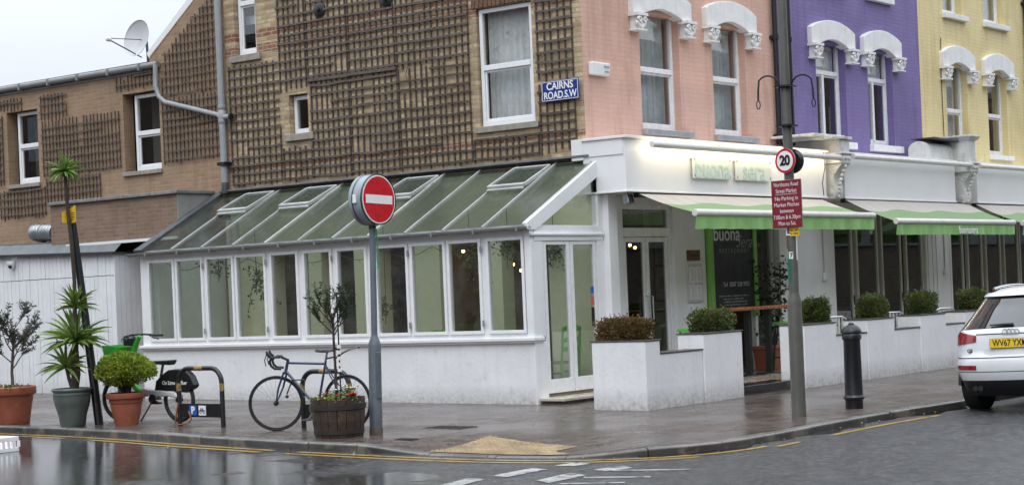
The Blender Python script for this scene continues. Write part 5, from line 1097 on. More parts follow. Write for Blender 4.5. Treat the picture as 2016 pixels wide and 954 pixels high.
# ---- bollard
t = thing('bollard', 'black cast iron bollard with ringed neck on the wet pavement', 'bollard', (20.5, 10.49, gz(10.5))); mb = MB()
mb.lathe([(.112, 0), (.112, .10), (.118, .115), (.132, .125), (.134, .145), (.118, .165), (.114, .18), (.106, .86), (.11, .87), (.122, .885), (.124, .93), (.115, .945), (.12, .955), (.128, .965), (.125, .985), (.10, 1.03), (.06, 1.055), (.04, 1.06), (.038, 1.075), (.02, 1.09), (0, 1.092)], (0, 0, 0), 28); mb.build('body', M_blackiron, t, smooth=35)
# ---- leaning black pole with yellow plates
t = thing('leaning_pole', 'leaning black pole with a bent yellow plate at its top', 'pole', (15.94, 19.71, gz(19.7))); dv = Vector((-RV.x * .27, -RV.y * .27, 3.02)); mb = MB(); mb.tube([(0, 0, -.02), dv * .5, dv], [.062, .055, .045], 14); mb.build('pole', M_black, t, smooth=40)
e = dv - ZV * .13; mb = MB(); a1 = (-RV * .8 - FV * .6) ; a2 = (RV * .75 - FV * .65); w0 = e - FV * .05 
for a in (a1, a2):
    a = Vector((a.x, a.y, 0)).normalized(); hh = .11; nn_ = Vector((a.y, -a.x, 0)) * .004
    P_ = [w0 - ZV * (hh - .01), w0 + a * .12 - ZV * (hh - (.0 if a is a1 else .03)), w0 + a * .12 + ZV * (hh - (.05 if a.dot(RV) < 0 else -.04)), w0 + ZV * hh]
    mb.add([p + nn_ for p in P_] + [p - nn_ for p in P_], [(0, 1, 2, 3), (7, 6, 5, 4), (0, 1, 5, 4), (1, 2, 6, 5), (2, 3, 7, 6), (3, 0, 4, 7)])
mb.build('yellow_plate', M_yplate, t)
mb = MB()
for k in range(4):
    a = Vector((a2.x, a2.y, 0)).normalized(); p = w0 + a * .06 - FV * .006 + ZV * (.05 - .03 * k); mb.beam(p - a * .035, p + a * .035, .003, .008)
mb.build('print', M_black, t)
# ---- white crate on the road
t = thing('crate', 'white plastic crate lying on the wet road at the left edge', 'crate', (13.17, 18.4, gz(18.3) + ROAD), R(2)); mb = MB(); mb.bx(-.3, .3, -.2, .2, 0, .012)
for sx in (-1, 1):
    mb.bx(sx * .3 - .008, sx * .3 + .008, -.2, .2, .0, .05); mb.bx(sx * .3 - .008, sx * .3 + .008, -.2, .2, .13, .18); mb.bx(-.3, .3, sx * .2 - .008, sx * .2 + .008, 0, .05); mb.bx(-.3, .3, sx * .2 - .008, sx * .2 + .008, .13, .18)
    for k in range(9): mb.bx(-.3 + k * .075 - .022, -.3 + k * .075 + .022, sx * .2 - .007, sx * .2 + .007, .05, .13)
    for k in range(6): mb.bx(sx * .3 - .007, sx * .3 + .007, -.2 + k * .08 - .024, -.2 + k * .08 + .024, .05, .13)
mb.build('body', M_signwhite, t, bevel=.004)
for x_, y_, r_, lab in ((16.82, 14.12, .3, 'larger rectangular iron cover set in the paving'), (15.36, 13.56, .13, 'small iron grate in the paving near the dropped kerb')):
    t = thing('iron_cover', lab, 'manhole cover', (x_, y_, pz(x_, y_))); mb = MB(); mb.bx(-r_ * .6, r_ * .6, -r_, r_, -.02, .004); mb.build('plate', M_hoop, t, bevel=.002)
    mb = MB()
    for k in range(5): mb.bx(-r_ * .5, r_ * .5, -r_ * .8 + k * r_ * .4 - .01, -r_ * .8 + k * r_ * .4 + .01, .004, .009)
    mb.build('ribs', M_hoop, t)
# ---- litter and leaves in the gutter
mb = MB()
for _ in range(110):
    i = random.randrange(20, len(KD) - 20); p = KD[i] - KN[i] * random.uniform(.02, .2) * (1 if random.random() < .8 else 4)
    if p.x > 24 or p.y > 24: continue
    mb.leaf((p.x, p.y, gz(p.y) + ROAD + .008), (random.uniform(-1, 1), random.uniform(-1, 1), random.uniform(0, .25)), random.uniform(.02, .055), random.uniform(.015, .035), up=(0, 0, 1), bend=.3)
for _ in range(120):
    x, y = random.uniform(15, 20), random.uniform(11, 20); 
    if x < 15.6 + max(0, (y - 15) * .02) or y < 10.5: continue
    mb.leaf((x, y, pz(x, y) + .005), (random.uniform(-1, 1), random.uniform(-1, 1), random.uniform(0, .25)), random.uniform(.012, .03), random.uniform(.01, .02), up=(0, 0, 1), bend=.3)
o = mb.build('litter', M('pale_litter', (.22, .18, .11), .6, .6, 30)); o['kind'] = 'stuff'
mb = MB()

# ================================================================ CYCLE STANDS AND BICYCLES
def hoop(label, x, y, h, ln, strap):
    t = thing('cycle_stand', label, 'bike stand', (x, y, gz(y)), R(90), 'black hoop cycle stands'); mb = MB(); r = .2; a = ln / 2
    path = [(-a, 0, -.05), (-a, 0, h - r)] + [(-a + r - r * math.cos(q), 0, h - r + r * math.sin(q)) for q in [math.pi / 2 * k / 7 for k in range(1, 8)]] + [(a - r + r * math.sin(q), 0, h - r + r * math.cos(q)) for q in [math.pi / 2 * k / 7 for k in range(0, 8)]] + [(a, 0, -.05)]
    mb.tube(path, .032, 12); mb.build('hoop', M_black, t, smooth=50)
    mb = MB(); mb.bx(-a, a, -.012, .012, .12, .30); mb.build('panel', M_black, t)
    for sx, mt, nm in ((-.14, M_pblue, 'parking_plate'), (.04, M_signwhite, 'bicycle_plate')):
        sx = -sx; w_ = .07
        q = MB(); q.bx(sx - w_, sx + w_, .012, .018, .145, .275); f = q.build(nm, mt, t, bevel=.002)
        if nm[0] == 'p': text('lettering', 'P', .13, M_signwhite, f, (sx, .0195, .21), (R(90), 0, R(180)), .006, depth=.0005)
        else:
            q = MB()
            for dx in (-.035, .035): q.tube([(sx + dx + .022 * math.cos(z_), .02, .195 + .022 * math.sin(z_)) for z_ in [6.283 * k / 14 for k in range(14)]], .004, 5, closed=True)
            q.tube([(sx - .035, .02, .195), (sx - .012, .02, .232), (sx + .02, .02, .232), (sx, .02, .198), (sx - .012, .02, .232)], .004, 5); q.tube([(sx + .035, .02, .195), (sx + .018, .02, .243), (sx + .028, .02, .245)], .004, 5); q.tube([(sx - .012, .02, .232), (sx - .016, .02, .243)], .004, 5); q.build('pictogram', M_black, f)
    M_och = M('ochre_band', (.32, .2, .05), .6, .3, 25, patch=((.1, .07, .04), 30, .5, .8))
    for px_, pz_ in ((-a, .52), (a, .52)): q = MB(); q.lathe([(.034, -.05), (.034, .05)], (px_, 0, pz_), 12); q.build('worn_band', M_och, t, smooth=50)
    q = MB(); q.tube([(-.08, 0, h), (.08, 0, h)], .034, 12); q.build('worn_band', M_och, t, smooth=50)
    if strap:
        q = MB(); q.tube([(a - .02, .04, .3), (a + .03, .04, .15), (a + .06, .03, .03), (a - .05, .06, .02), (a - .25, .07, .05), (a - .28, .05, .1), (a - .22, .04, .2)], .011, 6); q.build('strap', M('orange_strap', (.32, .1, .02), .7), t, smooth=60)
    return t
hoop('black hoop cycle stand with orange strap beside the black and green hire bike', 16.12, 17.83, .77, .84, True)
hoop('black hoop cycle stand behind the dark blue road bike', 16.32, 15.72, .72, .82, False)
M_tyre = M('tyre_rubber', (.014, .014, .015), .7, .2, 12); M_rim = M('dark_rim', (.05, .05, .055), .35, .2, 8, metal=.5); M_navy = M('navy_frame', (.028, .045, .10), .3, .1, 6, coat=.5); M_hub = M('hub_alloy', (.25, .25, .26), .3, .1, 8, metal=.8)
def wheel(parent, x, r, tw, name, spokes=28, steer=0, pivot=None, rimm=None):
    mb = MB(); n = 48; mb.tube([((r - tw) * math.cos(a), 0, (r - tw) * math.sin(a)) for a in [6.28318 * k / n for k in range(n)]], tw, 8, closed=True)
    o = mb.build(name, M_tyre, parent, smooth=60); o.location = (x, 0, r); o.rotation_euler = (0, 0, steer)
    mb = MB(); mb.tube([((r - 2 * tw - .006) * math.cos(a), 0, (r - 2 * tw - .006) * math.sin(a)) for a in [6.28318 * k / n for k in range(n)]], .009, 6, closed=True); mb.build('rim', rimm or M_rim, o, smooth=60)
    mb = MB()
    for k in range(spokes):
        a = 6.28318 * k / spokes; b_ = a + (.55 if k % 2 else -.55); s_ = .025 if k % 4 < 2 else -.025; mb.tube([(.022 * math.cos(b_), s_, .022 * math.sin(b_)), ((r - 2 * tw) * math.cos(a), 0, (r - 2 * tw) * math.sin(a))], .0014, 4)
    mb.build('spokes', M_hub, o); mb = MB(); mb.lathe([(.012, -.05), (.03, -.045), (.016, -.03), (.016, .03), (.03, .045), (.012, .05)], (0, 0, 0), 12, 'y'); mb.build('hub', M_black, o, smooth=40); return o
t = thing('bicycle', 'dark blue drop-bar road bike with its front wheel turned, leaning on a stand', 'bicycle', (15.96, 15.62, gz(15.6)), (R(0), R(0), R(101))); t.scale = (1.04, 1.04, 1.04)
wheel(t, -.50, .335, .014, 'wheel'); ST = R(30); wheel(t, .515, .335, .014, 'wheel', steer=ST)
mb = MB(); ST_, HT, HB, BB = Vector((-.21, 0, .80)), Vector((.325, 0, .82)), Vector((.362, 0, .70)), Vector((-.08, 0, .27)); RH = Vector((-.5, 0, .335))
mb.tube([ST_, HT - Vector((0, 0, .0))], .0145, 8); mb.tube([HB + Vector((0, 0, .03)), BB], .017, 8); mb.tube([BB, ST_ + Vector((-.01, 0, .03))], .0148, 8); mb.tube([HT + Vector((-.006, 0, .03)), HB], .019, 10)
for s_ in (-1, 1): mb.tube([ST_ + Vector((0, s_ * .012, -.02)), RH + Vector((0, s_ * .06, 0))], .008, 6); mb.tube([BB + Vector((0, s_ * .03, 0)), RH + Vector((0, s_ * .06, 0))], .009, 6)
mb.lathe([(.02, -.035), (.02, .035)], BB, 10, 'y'); mb.build('frame', M_navy, t, smooth=50)
cs, sn_ = math.cos(ST), math.sin(ST)
def st(p):   # steering rotation about the head tube, near enough upright
    p = Vector(p); q = p - Vector((.515, 0, 0)); return Vector((.515 + q.x * cs - q.y * sn_, q.x * sn_ + q.y * cs, p.z)) + Vector(((.362 - .515) * (1 - cs), -(.362 - .515) * sn_, 0)) * 0
mb = MB()
for s_ in (-1, 1): mb.tube([HB + Vector((.005, s_ * .035, 0)), (.44, s_ * .05, .52), st((.515, s_ * .055, .335))], [.013, .012, .009], 8)
mb.tube([HB + Vector((.0, -.045, .0)), HB + Vector((.0, .045, 0))], .016, 8); mb.build('fork', M_navy, t, smooth=60)
mb = MB(); H0 = HT + Vector((-.02, 0, .05)); fw = Vector((math.cos(ST), math.sin(ST), 0)); lt = Vector((-math.sin(ST), math.cos(ST), 0)); C0 = H0 + fw * .10 + ZV * .03
mb.tube([H0 - ZV * .02, C0], .016, 8); mb.tube([C0 - lt * .21, C0 + lt * .21], .0135, 8); mb.build('stem', M_black, t, smooth=50)
for s_ in (-1, 1):
    mb = MB(); q = C0 + lt * s_ * .21; pts = [C0 + lt * s_ * .16, q, q + fw * .05 + ZV * .003, q + fw * .095 - ZV * .012, q + fw * .115 - ZV * .05, q + fw * .10 - ZV * .10, q + fw * .06 - ZV * .135, q - fw * .02 - ZV * .14]; mb.tube(pts, .016, 9)
    o = mb.build('handlebar_drop', M_black, t, smooth=60); mb = MB(); h = q + fw * .10; mb.tube([h + ZV * .0, h + fw * .04 + ZV * .04, h + fw * .045 + ZV * .075], [.02, .019, .012], 8); mb.tube([h + fw * .05 + ZV * .03, h + fw * .075 - ZV * .03, h + fw * .06 - ZV * .1], .006, 6); mb.build('brake_hood', M_black, o, smooth=60)
mb = MB(); S0 = ST_ + Vector((-.035, 0, .14)); mb.tube([ST_, S0], .0135, 8); mb.build('seat_post', M_hub, t)
mb = MB(); vs = []
for k in range(9):
    f_ = k / 8; x = .16 - .28 * f_; w_ = .016 + .058 * max(0, f_ - .25) ** 1.1 * 1.4 ; z = S0.z + .02 + .012 * (f_ - .4) ** 2 * 5
    vs.append([(S0.x + x, -w_, z - .02), (S0.x + x, -w_ * .8, z), (S0.x + x, 0, z + .008), (S0.x + x, w_ * .8, z), (S0.x + x, w_, z - .02), (S0.x + x, 0, z - .028)])
flat = [p for r_ in vs for p in r_]; mb.add(flat, [(i * 6 + j, i * 6 + (j + 1) % 6, (i + 1) * 6 + (j + 1) % 6, (i + 1) * 6 + j) for i in range(8) for j in range(6)] + [tuple(range(6)), tuple(48 + j for j in range(6))]); mb.build('saddle', M_black, t, smooth=50)
mb = MB(); p0_ = ST_ + Vector((-.02, 0, .06)); 
mb.tube([p0_, p0_ + Vector((-.12, 0, .02))], .01, 6); vs = []
for k in range(9):
    f_ = k / 8; x = p0_.x - .1 - .36 * f_; z = p0_.z - .01 + .14 * f_ + .03 * math.sin(f_ * 3.14); w_ = .02 + .012 * f_; vs += [(x, -w_, z - .012), (x, 0, z + .008), (x, w_, z - .012), (x, 0, z - .004)]
mb.add(vs, [(i * 4 + j, i * 4 + (j + 1) % 4, (i + 1) * 4 + (j + 1) % 4, (i + 1) * 4 + j) for i in range(8) for j in range(4)] + [(0, 1, 2, 3), (32, 33, 34, 35)]); mb.build('mudguard', M_black, t, smooth=50)
mb = MB(); mb.lathe([(.095, .04), (.097, .044), (.02, .046)], BB, 28, 'y', cap=False); mb.beam(BB + Vector((0, .05, 0)), BB + Vector((.1, .06, -.13)), .016, .024); mb.beam(BB + Vector((0, -.05, 0)), BB + Vector((-.1, -.06, .13)), .016, .024); mb.box(BB + Vector((.1, .1, -.13)), (.09, .08, .02)); mb.box(BB + Vector((-.1, -.1, .13)), (.09, .08, .02)); mb.tube([BB + Vector((0, .042, .095)), RH + Vector((0, .042, .04))], .004, 4); mb.tube([BB + Vector((0, .042, -.095)), RH + Vector((-.02, .042, -.06))], .004, 4); mb.build('crankset', M_hub, t)
mb = MB(); mb.tube([(.1, .0, .56), (.02, .12, .62), (.2, .1, .62), (.3, .08, .45)], .009, 6); mb.sphere((.3, .08, .42), .022, 8, 6); mb.build('cable_lock', M_black, t, smooth=50)
# ---- hire e-bike
t = thing('bicycle', 'green and black hire e-bike with basket, half hidden by the bright potted shrub', 'bicycle', (16.5, 19.28, gz(19.3)), R(90))
wheel(t, -.60, .31, .026, 'wheel', 24); wheel(t, .62, .32, .024, 'wheel', 24, steer=R(15))
M_hire = M('hire_green', (.045, .36, .035), .35, .08, 5, coat=.3); M_silver = M('silver_plastic', (.62, .64, .65), .3, .06, 5)
mb = MB(); mb.tube([(.17, 0, 1.2), (.26, 0, 1.08), (.40, 0, .76)], [.032, .04, .042], 10); mb.tube([(.40, 0, .76), (.36, 0, .55), (.22, 0, .43), (.06, 0, .40)], [.05, .055, .055, .05], 12)
for s_ in (-1, 1): mb.tube([(.42, s_ * .06, .72), (.5, s_ * .075, .6), (.62, s_ * .075, .32)], [.028, .026, .02], 8)
mb.tube([(.42, -.07, .72), (.42, .07, .72)], .028, 8); mb.build('frame', M_hire, t, smooth=60)
mb = MB(); prof = [(.12, .44), (.10, .49), (-.02, .455), (-.3, .445), (-.55, .43), (-.64, .36), (-.6, .33), (-.45, .36), (-.2, .35), (.02, .37)]; mb.prism(prof, lambda x, z: (x, -.06, z), lambda x, z: (x, .06, z)); mb.build('lower_frame', M_silver, t, bevel=.02)
mb = MB(); prof = [(-.15, .43), (-.19, .57), (-.30, .65), (-.44, .72), (-.6, .735), (-.80, .715), (-.9, .64), (-.97, .51), (-.93, .47), (-.78, .41), (-.6, .43)]; mb.prism(prof, lambda x, z: (x, -.055, z), lambda x, z: (x, .055, z)); sk = mb.build('rear_cover', M_black, t, bevel=.015); text('lettering', 'On Lime + Uber', .075, M_signwhite, sk, (-.58, .058, .545), (R(90), 0, R(180)), .001, depth=.0008)
mb = MB(); 
mb.add([(.46, -.17, .90), (.78, -.15, .92), (.78, .15, .92), (.46, .17, .90), (.43, -.18, 1.05), (.80, -.17, 1.08), (.80, .17, 1.08), (.43, .18, 1.05)], [(0, 3, 2, 1), (0, 1, 5, 4), (1, 2, 6, 5), (2, 3, 7, 6), (3, 0, 4, 7)]); mb.build('basket', M_hire, t, bevel=.012)
mb = MB(); mb.box((.36, 0, 1.12), (.16, .14, .1)); mb.sphere((.36, 0, 1.14), .08, 10, 8); mb.tube([(.16, -.3, 1.2), (.2, -.12, 1.22), (.2, .12, 1.22), (.14, .3, 1.2)], .013, 8); mb.build('handlebar', M_black, t, smooth=50)
for s_ in (-1, 1): mb = MB(); mb.tube([(.16, s_ * .22, 1.205), (.05, s_ * .33, 1.2)], .02, 8); mb.tube([(.2, s_ * .2, 1.2), (.22, s_ * .28, 1.17), (.16, s_ * .34, 1.14)], .008, 5); mb.build('grip', M_black, t, smooth=50)
mb = MB(); mb.tube([(-.2, 0, .5), (-.3, 0, .82)], .02, 8); mb.build('seat_post', M_hub, t); mb = MB(); mb.add([(-.1, -.03, .85), (-.1, .03, .85), (-.5, .1, .86), (-.5, -.1, .86), (-.1, -.02, .8), (-.1, .02, .8), (-.48, .07, .79), (-.48, -.07, .79)], [(0, 1, 2, 3), (4, 7, 6, 5), (0, 4, 5, 1), (1, 5, 6, 2), (2, 6, 7, 3), (3, 7, 4, 0)]); mb.build('saddle', M_black, t, bevel=.025, seg=3)
mb = MB(); mb.tube([(-.16, .05, .36), (.03, .16, .02)], .011, 6); mb.build('kickstand', M_black, t); mb = MB(); mb.tube([(-.12, -.09, .32), (-.12, .09, .32)], .015, 8); mb.lathe([(.07, .06), (.07, .075)], (-.12, 0, .32), 20, 'y'); mb.beam((-.12, .09, .32), (-.28, .09, .27), .02, .025); mb.box((-.3, .13, .27), (.09, .08, .025)); mb.beam((-.12, -.09, .32), (.04, -.09, .37), .02, .025); mb.build('crankset', M_black, t)
mb = MB(); mb.tube([(.62 + .36 * math.cos(a), 0, .32 + .36 * math.sin(a)) for a in [R(20 + 14 * k) for k in range(10)]], .03, 8); mb.build('mudguard', M_black, t, smooth=60)

# ================================================================ POTS AND PLANTS
def pot(label, x, y, prof, mat, rim=True, soilz=.9, name='plant_pot', cat='pot'):
    t = thing(name, label, cat, (x, y, pz(x, y))); mb = MB(); mb.lathe([(r * 1.0, z) for r, z in prof] + [(prof[-1][0] - .025, prof[-1][1]), (prof[-1][0] - .03, prof[-1][1] - .06)], (0, 0, 0), 36); mb.build('pot', mat, t, smooth=30)
    mb = MB(); r = prof[-1][0] - .028; mb.lathe([(r, prof[-1][1] - .055), (r * .6, prof[-1][1] - .035), (.001, prof[-1][1] - .03)], (0, 0, 0), 20); mb.build('soil', M_soil, t, smooth=50); return t
pot('large ribbed terracotta pot at the left edge, holding the grey-green small tree', 15.72, 21.32, [(.21, 0), (.22, .02), (.235, .14), (.238, .15), (.262, .30), (.266, .31), (.285, .42), (.315, .42), (.325, .45), (.325, .52), (.31, .535)], M_terra)
pot('tall grey-green glazed pot with the yucca', 15.64, 19.9, [(.165, 0), (.175, .03), (.19, .15), (.235, .3), (.252, .38), (.25, .42), (.26, .44), (.258, .46), (.25, .47), (.27, .49), (.275, .51), (.265, .525)], M_potgreen)
pot('terracotta pot with wide rim holding the bright green round shrub', 16.0, 19.2, [(.155, 0), (.16, .03), (.195, .16), (.21, .27), (.212, .30), (.225, .31), (.23, .36), (.262, .37), (.272, .40), (.27, .435), (.255, .445)], M_terra)
# half barrel
t = thing('half_barrel', 'dark half barrel planter with iron hoops in front of the road bike', 'planter', (15.42, 14.66, gz(14.66))); n = 18; mb = MB()
for k in range(n):
    a0, a1 = 6.28318 * k / n + .012, 6.28318 * (k + 1) / n - .012; vs = []
    for z, r in ((0, .285), (.2, .315), (.46 + random.uniform(-.015, .012), .325)):
        for rr in (r + random.uniform(-.003, .003), r - .03): vs += [(rr * math.cos(a0), rr * math.sin(a0), z), (rr * math.cos(a1), rr * math.sin(a1), z)]
    mb.add(vs, [(0, 1, 5, 4), (4, 5, 9, 8), (8, 9, 11, 10), (2, 6, 7, 3), (6, 10, 11, 7), (0, 4, 6, 2), (4, 8, 10, 6), (1, 3, 7, 5), (5, 7, 11, 9)])
mb.build('staves', M_barrel, t); mb = MB(); mb.lathe([(.28, .38), (.1, .41), (.001, .41)], (0, 0, 0), 20); mb.build('soil', M_soil, t)
for z, r in ((.04, .296), (.33, .327)): mb = MB(); mb.lathe([(r, z), (r + .004, z + .002), (r + .006, z + .058), (r + .002, z + .06)], (0, 0, 0), 36, cap=False); mb.build('hoop', M_hoop, t, smooth=30)
FP = Vector((15.42, 14.66, gz(14.66) + .41))
fl = [('cluster of white flowers and green leaves in the half barrel beside the stake', 'white', (.06, -.1)), ('red flowers at the right rim of the half barrel', 'red', (-.06, -.24)), ('silvery foliage plant at the left of the half barrel', 'silver', (.05, .14)), ('low lime leaves along the front rim of the half barrel', 'lime', (-.17, .02)), ('red and white small flower at the foot of the stake', 'mix', (-.12, .05))]
for lab, kd, (dx, dy) in fl:
    t = thing('bedding_plant', lab, 'plant', FP + Vector((dx, dy, 0)), group='bedding plants in the half barrel'); lf = MB(); pe = MB()
    hgt = {'white': .17, 'red': .10, 'silver': .13, 'lime': .07, 'mix': .1}[kd]; sp_ = {'white': .1, 'red': .08, 'silver': .11, 'lime': .16, 'mix': .06}[kd]
    for _ in range(170 if kd == 'white' else 110):
        p = Vector((random.gauss(0, sp_ * .5), random.gauss(0, sp_ * .7), random.uniform(0, hgt))); lf.leaf(p, (random.uniform(-1, 1), random.uniform(-1, 1), random.uniform(0, 1)), random.uniform(.025, .05), random.uniform(.014, .026), bend=.2)
    lf.build('leaves', {'silver': M('silver_leaf', (.3, .33, .3), .7), 'lime': M_lf_euon}.get(kd, M_lf_yucca), t)
    if kd in ('white', 'red', 'mix'):
        for _ in range(9 if kd != 'mix' else 5):
            p = Vector((random.gauss(0, sp_ * .5), random.gauss(0, sp_ * .6), hgt * random.uniform(.7, 1.1)))
            for q in range(6): a = q * 1.047; pe.leaf(p, (math.cos(a), math.sin(a), .35), .055, .05, up=(0, 0, 1))
        pe.build('flowers', M_flower_white if kd == 'white' else M_flower_red, t)
def grow(st, lf, p, d, r, L, lvl, leafn, ll, lw, spread, up=.25, tips=None):
    d = d.normalized(); n = 4; pts = [p]
    for k in range(n): d = (d + Vector((random.gauss(0, .12), random.gauss(0, .12), random.gauss(0, .08) + up * .1))).normalized(); pts.append(pts[-1] + d * L / n)
    st.tube(pts, [r * (1 - .45 * k / n) for k in range(n + 1)], 5)
    if lvl <= 1:
        for _ in range(leafn):
            f_ = random.uniform(.1, 1.05); i = min(n - 1, int(f_ * n)); q = pts[i] + (pts[i + 1] - pts[i]) * (f_ * n - i)
            lf.leaf(q, d * .5 + Vector((random.uniform(-1, 1), random.uniform(-1, 1), random.uniform(-.6, .8))), random.uniform(.7, 1.2) * ll, lw * random.uniform(.8, 1.2), bend=.15)
    if lvl > 0:
        for k in range(random.choice((2, 3, 3))):
            i = random.choice((2, 3, 4)); nd_ = (d + Vector((random.gauss(0, spread), random.gauss(0, spread), random.gauss(0, spread * .6) + up))).normalized(); grow(st, lf, pts[i], nd_, r * .6, L * random.uniform(.62, .85), lvl - 1, leafn, ll, lw, spread, up)
random.seed(21)
t = thing('potted_tree', 'small olive tree with grey-green leaves in the big pot at the left edge', 'tree', (15.72, 21.32, pz(15.72, 21.32) + .5)); st_ = MB(); lf = MB()
st_.tube([(0, 0, 0), (.01, .02, .25), (.0, -.03, .5), (.02, -.04, .7)], [.026, .022, .02, .017], 7)
for k in range(9):
    z = .3 + .055 * k; a = k * 2.4; grow(st_, lf, Vector((.01, -.02, z)), Vector((math.cos(a) * .8, math.sin(a) * .8, .75 if k < 6 else 1.2)), .011, .29, 2, 22, .06, .017, .5, .2)
st_.build('trunk', M_bark, t); lf.build('leaves', M_lf_olive, t)
t = thing('potted_tree', 'slender standard tree with sparse dark twiggy crown in the half barrel', 'tree', FP + Vector((0, .02, 0))); st_ = MB(); lf = MB(); st_.tube([(0, 0, -.02), (.01, .01, .4), (-.01, .0, .75), (0, .01, 1.0)], [.02, .016, .015, .014], 7)
for k in range(10): a = k * 2.4; grow(st_, lf, Vector((0, .01, .78 + .025 * k)), Vector((math.cos(a) * .9, math.sin(a) * .9, .9)), .008, .25, 2, 13, .045, .015, .42, .4)
st_.build('trunk', M_barkdark, t); lf.build('leaves', M_lf_ivy, t)
t = thing('plant_stake', 'thin black stake beside the trunk of the half barrel tree', 'stake', FP + Vector((.0, -.05, 0))); mb = MB(); mb.tube([(0, 0, -.05), (0, 0, 1.3)], .009, 8); mb.build('stake', M_black, t); mb = MB()
for k in range(5): mb.bx(-.014, .014, -.022, .022, .36 + .07 * k, .40 + .07 * k)
mb.build('tag', M_signwhite, t)
t = thing('potted_shrub', 'round bright yellow-green shrub in the middle terracotta pot', 'shrub', (16.0, 19.2, pz(16, 19.2) + .42)); st_ = MB(); lf = MB(); c = Vector((0, 0, .31))
for k in range(26):
    a = k * 2.4; q = Vector((math.cos(a) * .27 * math.sqrt(k / 26), math.sin(a) * .27 * math.sqrt(k / 26), .2 + .2 * random.random())); st_.tube([(random.uniform(-.05, .05), random.uniform(-.05, .05), -.03), q * .5 + Vector((0, 0, .03)), q], [.016, .011, .006], 5)
lob = [(Vector((random.gauss(0, 1), random.gauss(0, 1), random.gauss(0, .8))).normalized(), random.uniform(.1, .2)) for _ in range(16)]; k = 0
while k < 8000:
    d = Vector((random.gauss(0, 1), random.gauss(0, 1), random.gauss(0, 1))).normalized(); rr = random.random() ** .33
    if d.z < -.35 and random.random() < .75: continue
    bul = .86 + sum(h * max(0, d.dot(l) - .72) / .28 for l, h in lob); p = c + Vector((d.x * .385, d.y * .385, d.z * (.25 if d.z > 0 else .22))) * rr * bul; lf.leaf(p, d + Vector((random.uniform(-1, 1), random.uniform(-1, 1), random.uniform(-.3, 1))), random.uniform(.034, .055), random.uniform(.02, .03), bend=.25); k += 1
st_.build('stems', M_barkdark, t); lf.build('leaves', M_lf_euon, t)
def tuft(mb, c, n, L, elev=(-.5, 1.3), w_=.03):
    for k in range(n):
        a = random.uniform(0, 6.28); el = random.uniform(*elev); d = Vector((math.cos(a) * math.cos(el), math.sin(a) * math.cos(el), math.sin(el))); l = L * random.uniform(.7, 1.1); up = Vector((0, 0, 1)); x = d.cross(up).normalized() if abs(d.z) < .97 else Vector((1, 0, 0)); x = Matrix.Rotation(random.uniform(-1.3, 1.3), 3, d) @ x; pts = []; p = Vector(c); dd = d.copy(); m = 5
        for i in range(m + 1):
            pts.append(p.copy()); dd = (dd - Vector((0, 0, .085 * (1 + i * .4)))).normalized(); p = p + dd * l / m
        ws = [.5, 1, 1, .85, .55, .03]; vs = []
        for q, ww in zip(pts, ws): vs += [q - x * w_ * ww / 2, q + x * w_ * ww / 2 + ZV * .004]
        mb.add(vs, [(2 * i, 2 * i + 1, 2 * i + 3, 2 * i + 2) for i in range(m)])
random.seed(5)
YB0 = Vector((15.64, 19.9, pz(15.64, 19.9) + .46)); t = thing('yucca', 'tall palm-like yucca with four leaf tufts beside the leaning pole', 'plant', YB0); st_ = MB(); lf = MB()
w2 = lambda px, py: P_at(px, py) - YB0
def P_at(px, py): return Vector((0, 0, CAM_H)) + ray(px, py) * (YB0.dot(FV))
st_.tube([w2(145, 775), w2(150, 735), w2(148, 690), w2(148, 650), w2(147, 600)], [.062, .062, .048, .04, .03], 10); st_.tube([w2(143, 765), w2(136, 745), w2(130, 720)], [.03, .026, .022], 8); st_.tube([w2(148, 640), w2(147, 560), w2(141, 480), w2(133, 410), w2(128, 340)], [.03, .026, .028, .027, .022], 8)
tuft(lf, w2(149, 605), 56, .38, (0, 1.45), .044); tuft(lf, w2(149, 672), 100, .54, (0, 1.45), .05); tuft(lf, w2(130, 722), 52, .44, (-.3, 1.4), .046); tuft(lf, w2(128, 337), 80, .29, (-.4, 1.5), .034)
st_.build('stem', M_barkdark, t, smooth=60); lf.build('leaves', M_lf_yucca, t)
t = thing('bedding_plant', 'low green leaves with a yellow flower at the foot of the leftmost tree', 'plant', (15.6, 21.25, pz(15.6, 21.25) + .48)); lf = MB()
for _ in range(120): lf.leaf((random.gauss(0, .1), random.gauss(0, .16), random.uniform(0, .07)), (random.uniform(-1, 1), random.uniform(-1, 1), random.uniform(0, 1)), .045, .03, bend=.2)
lf.build('leaves', M_lf_box, t); mb = MB(); mb.sphere((-.1, -.02, .06), .022, 8, 6); mb.build('flower', M_yplate, t)

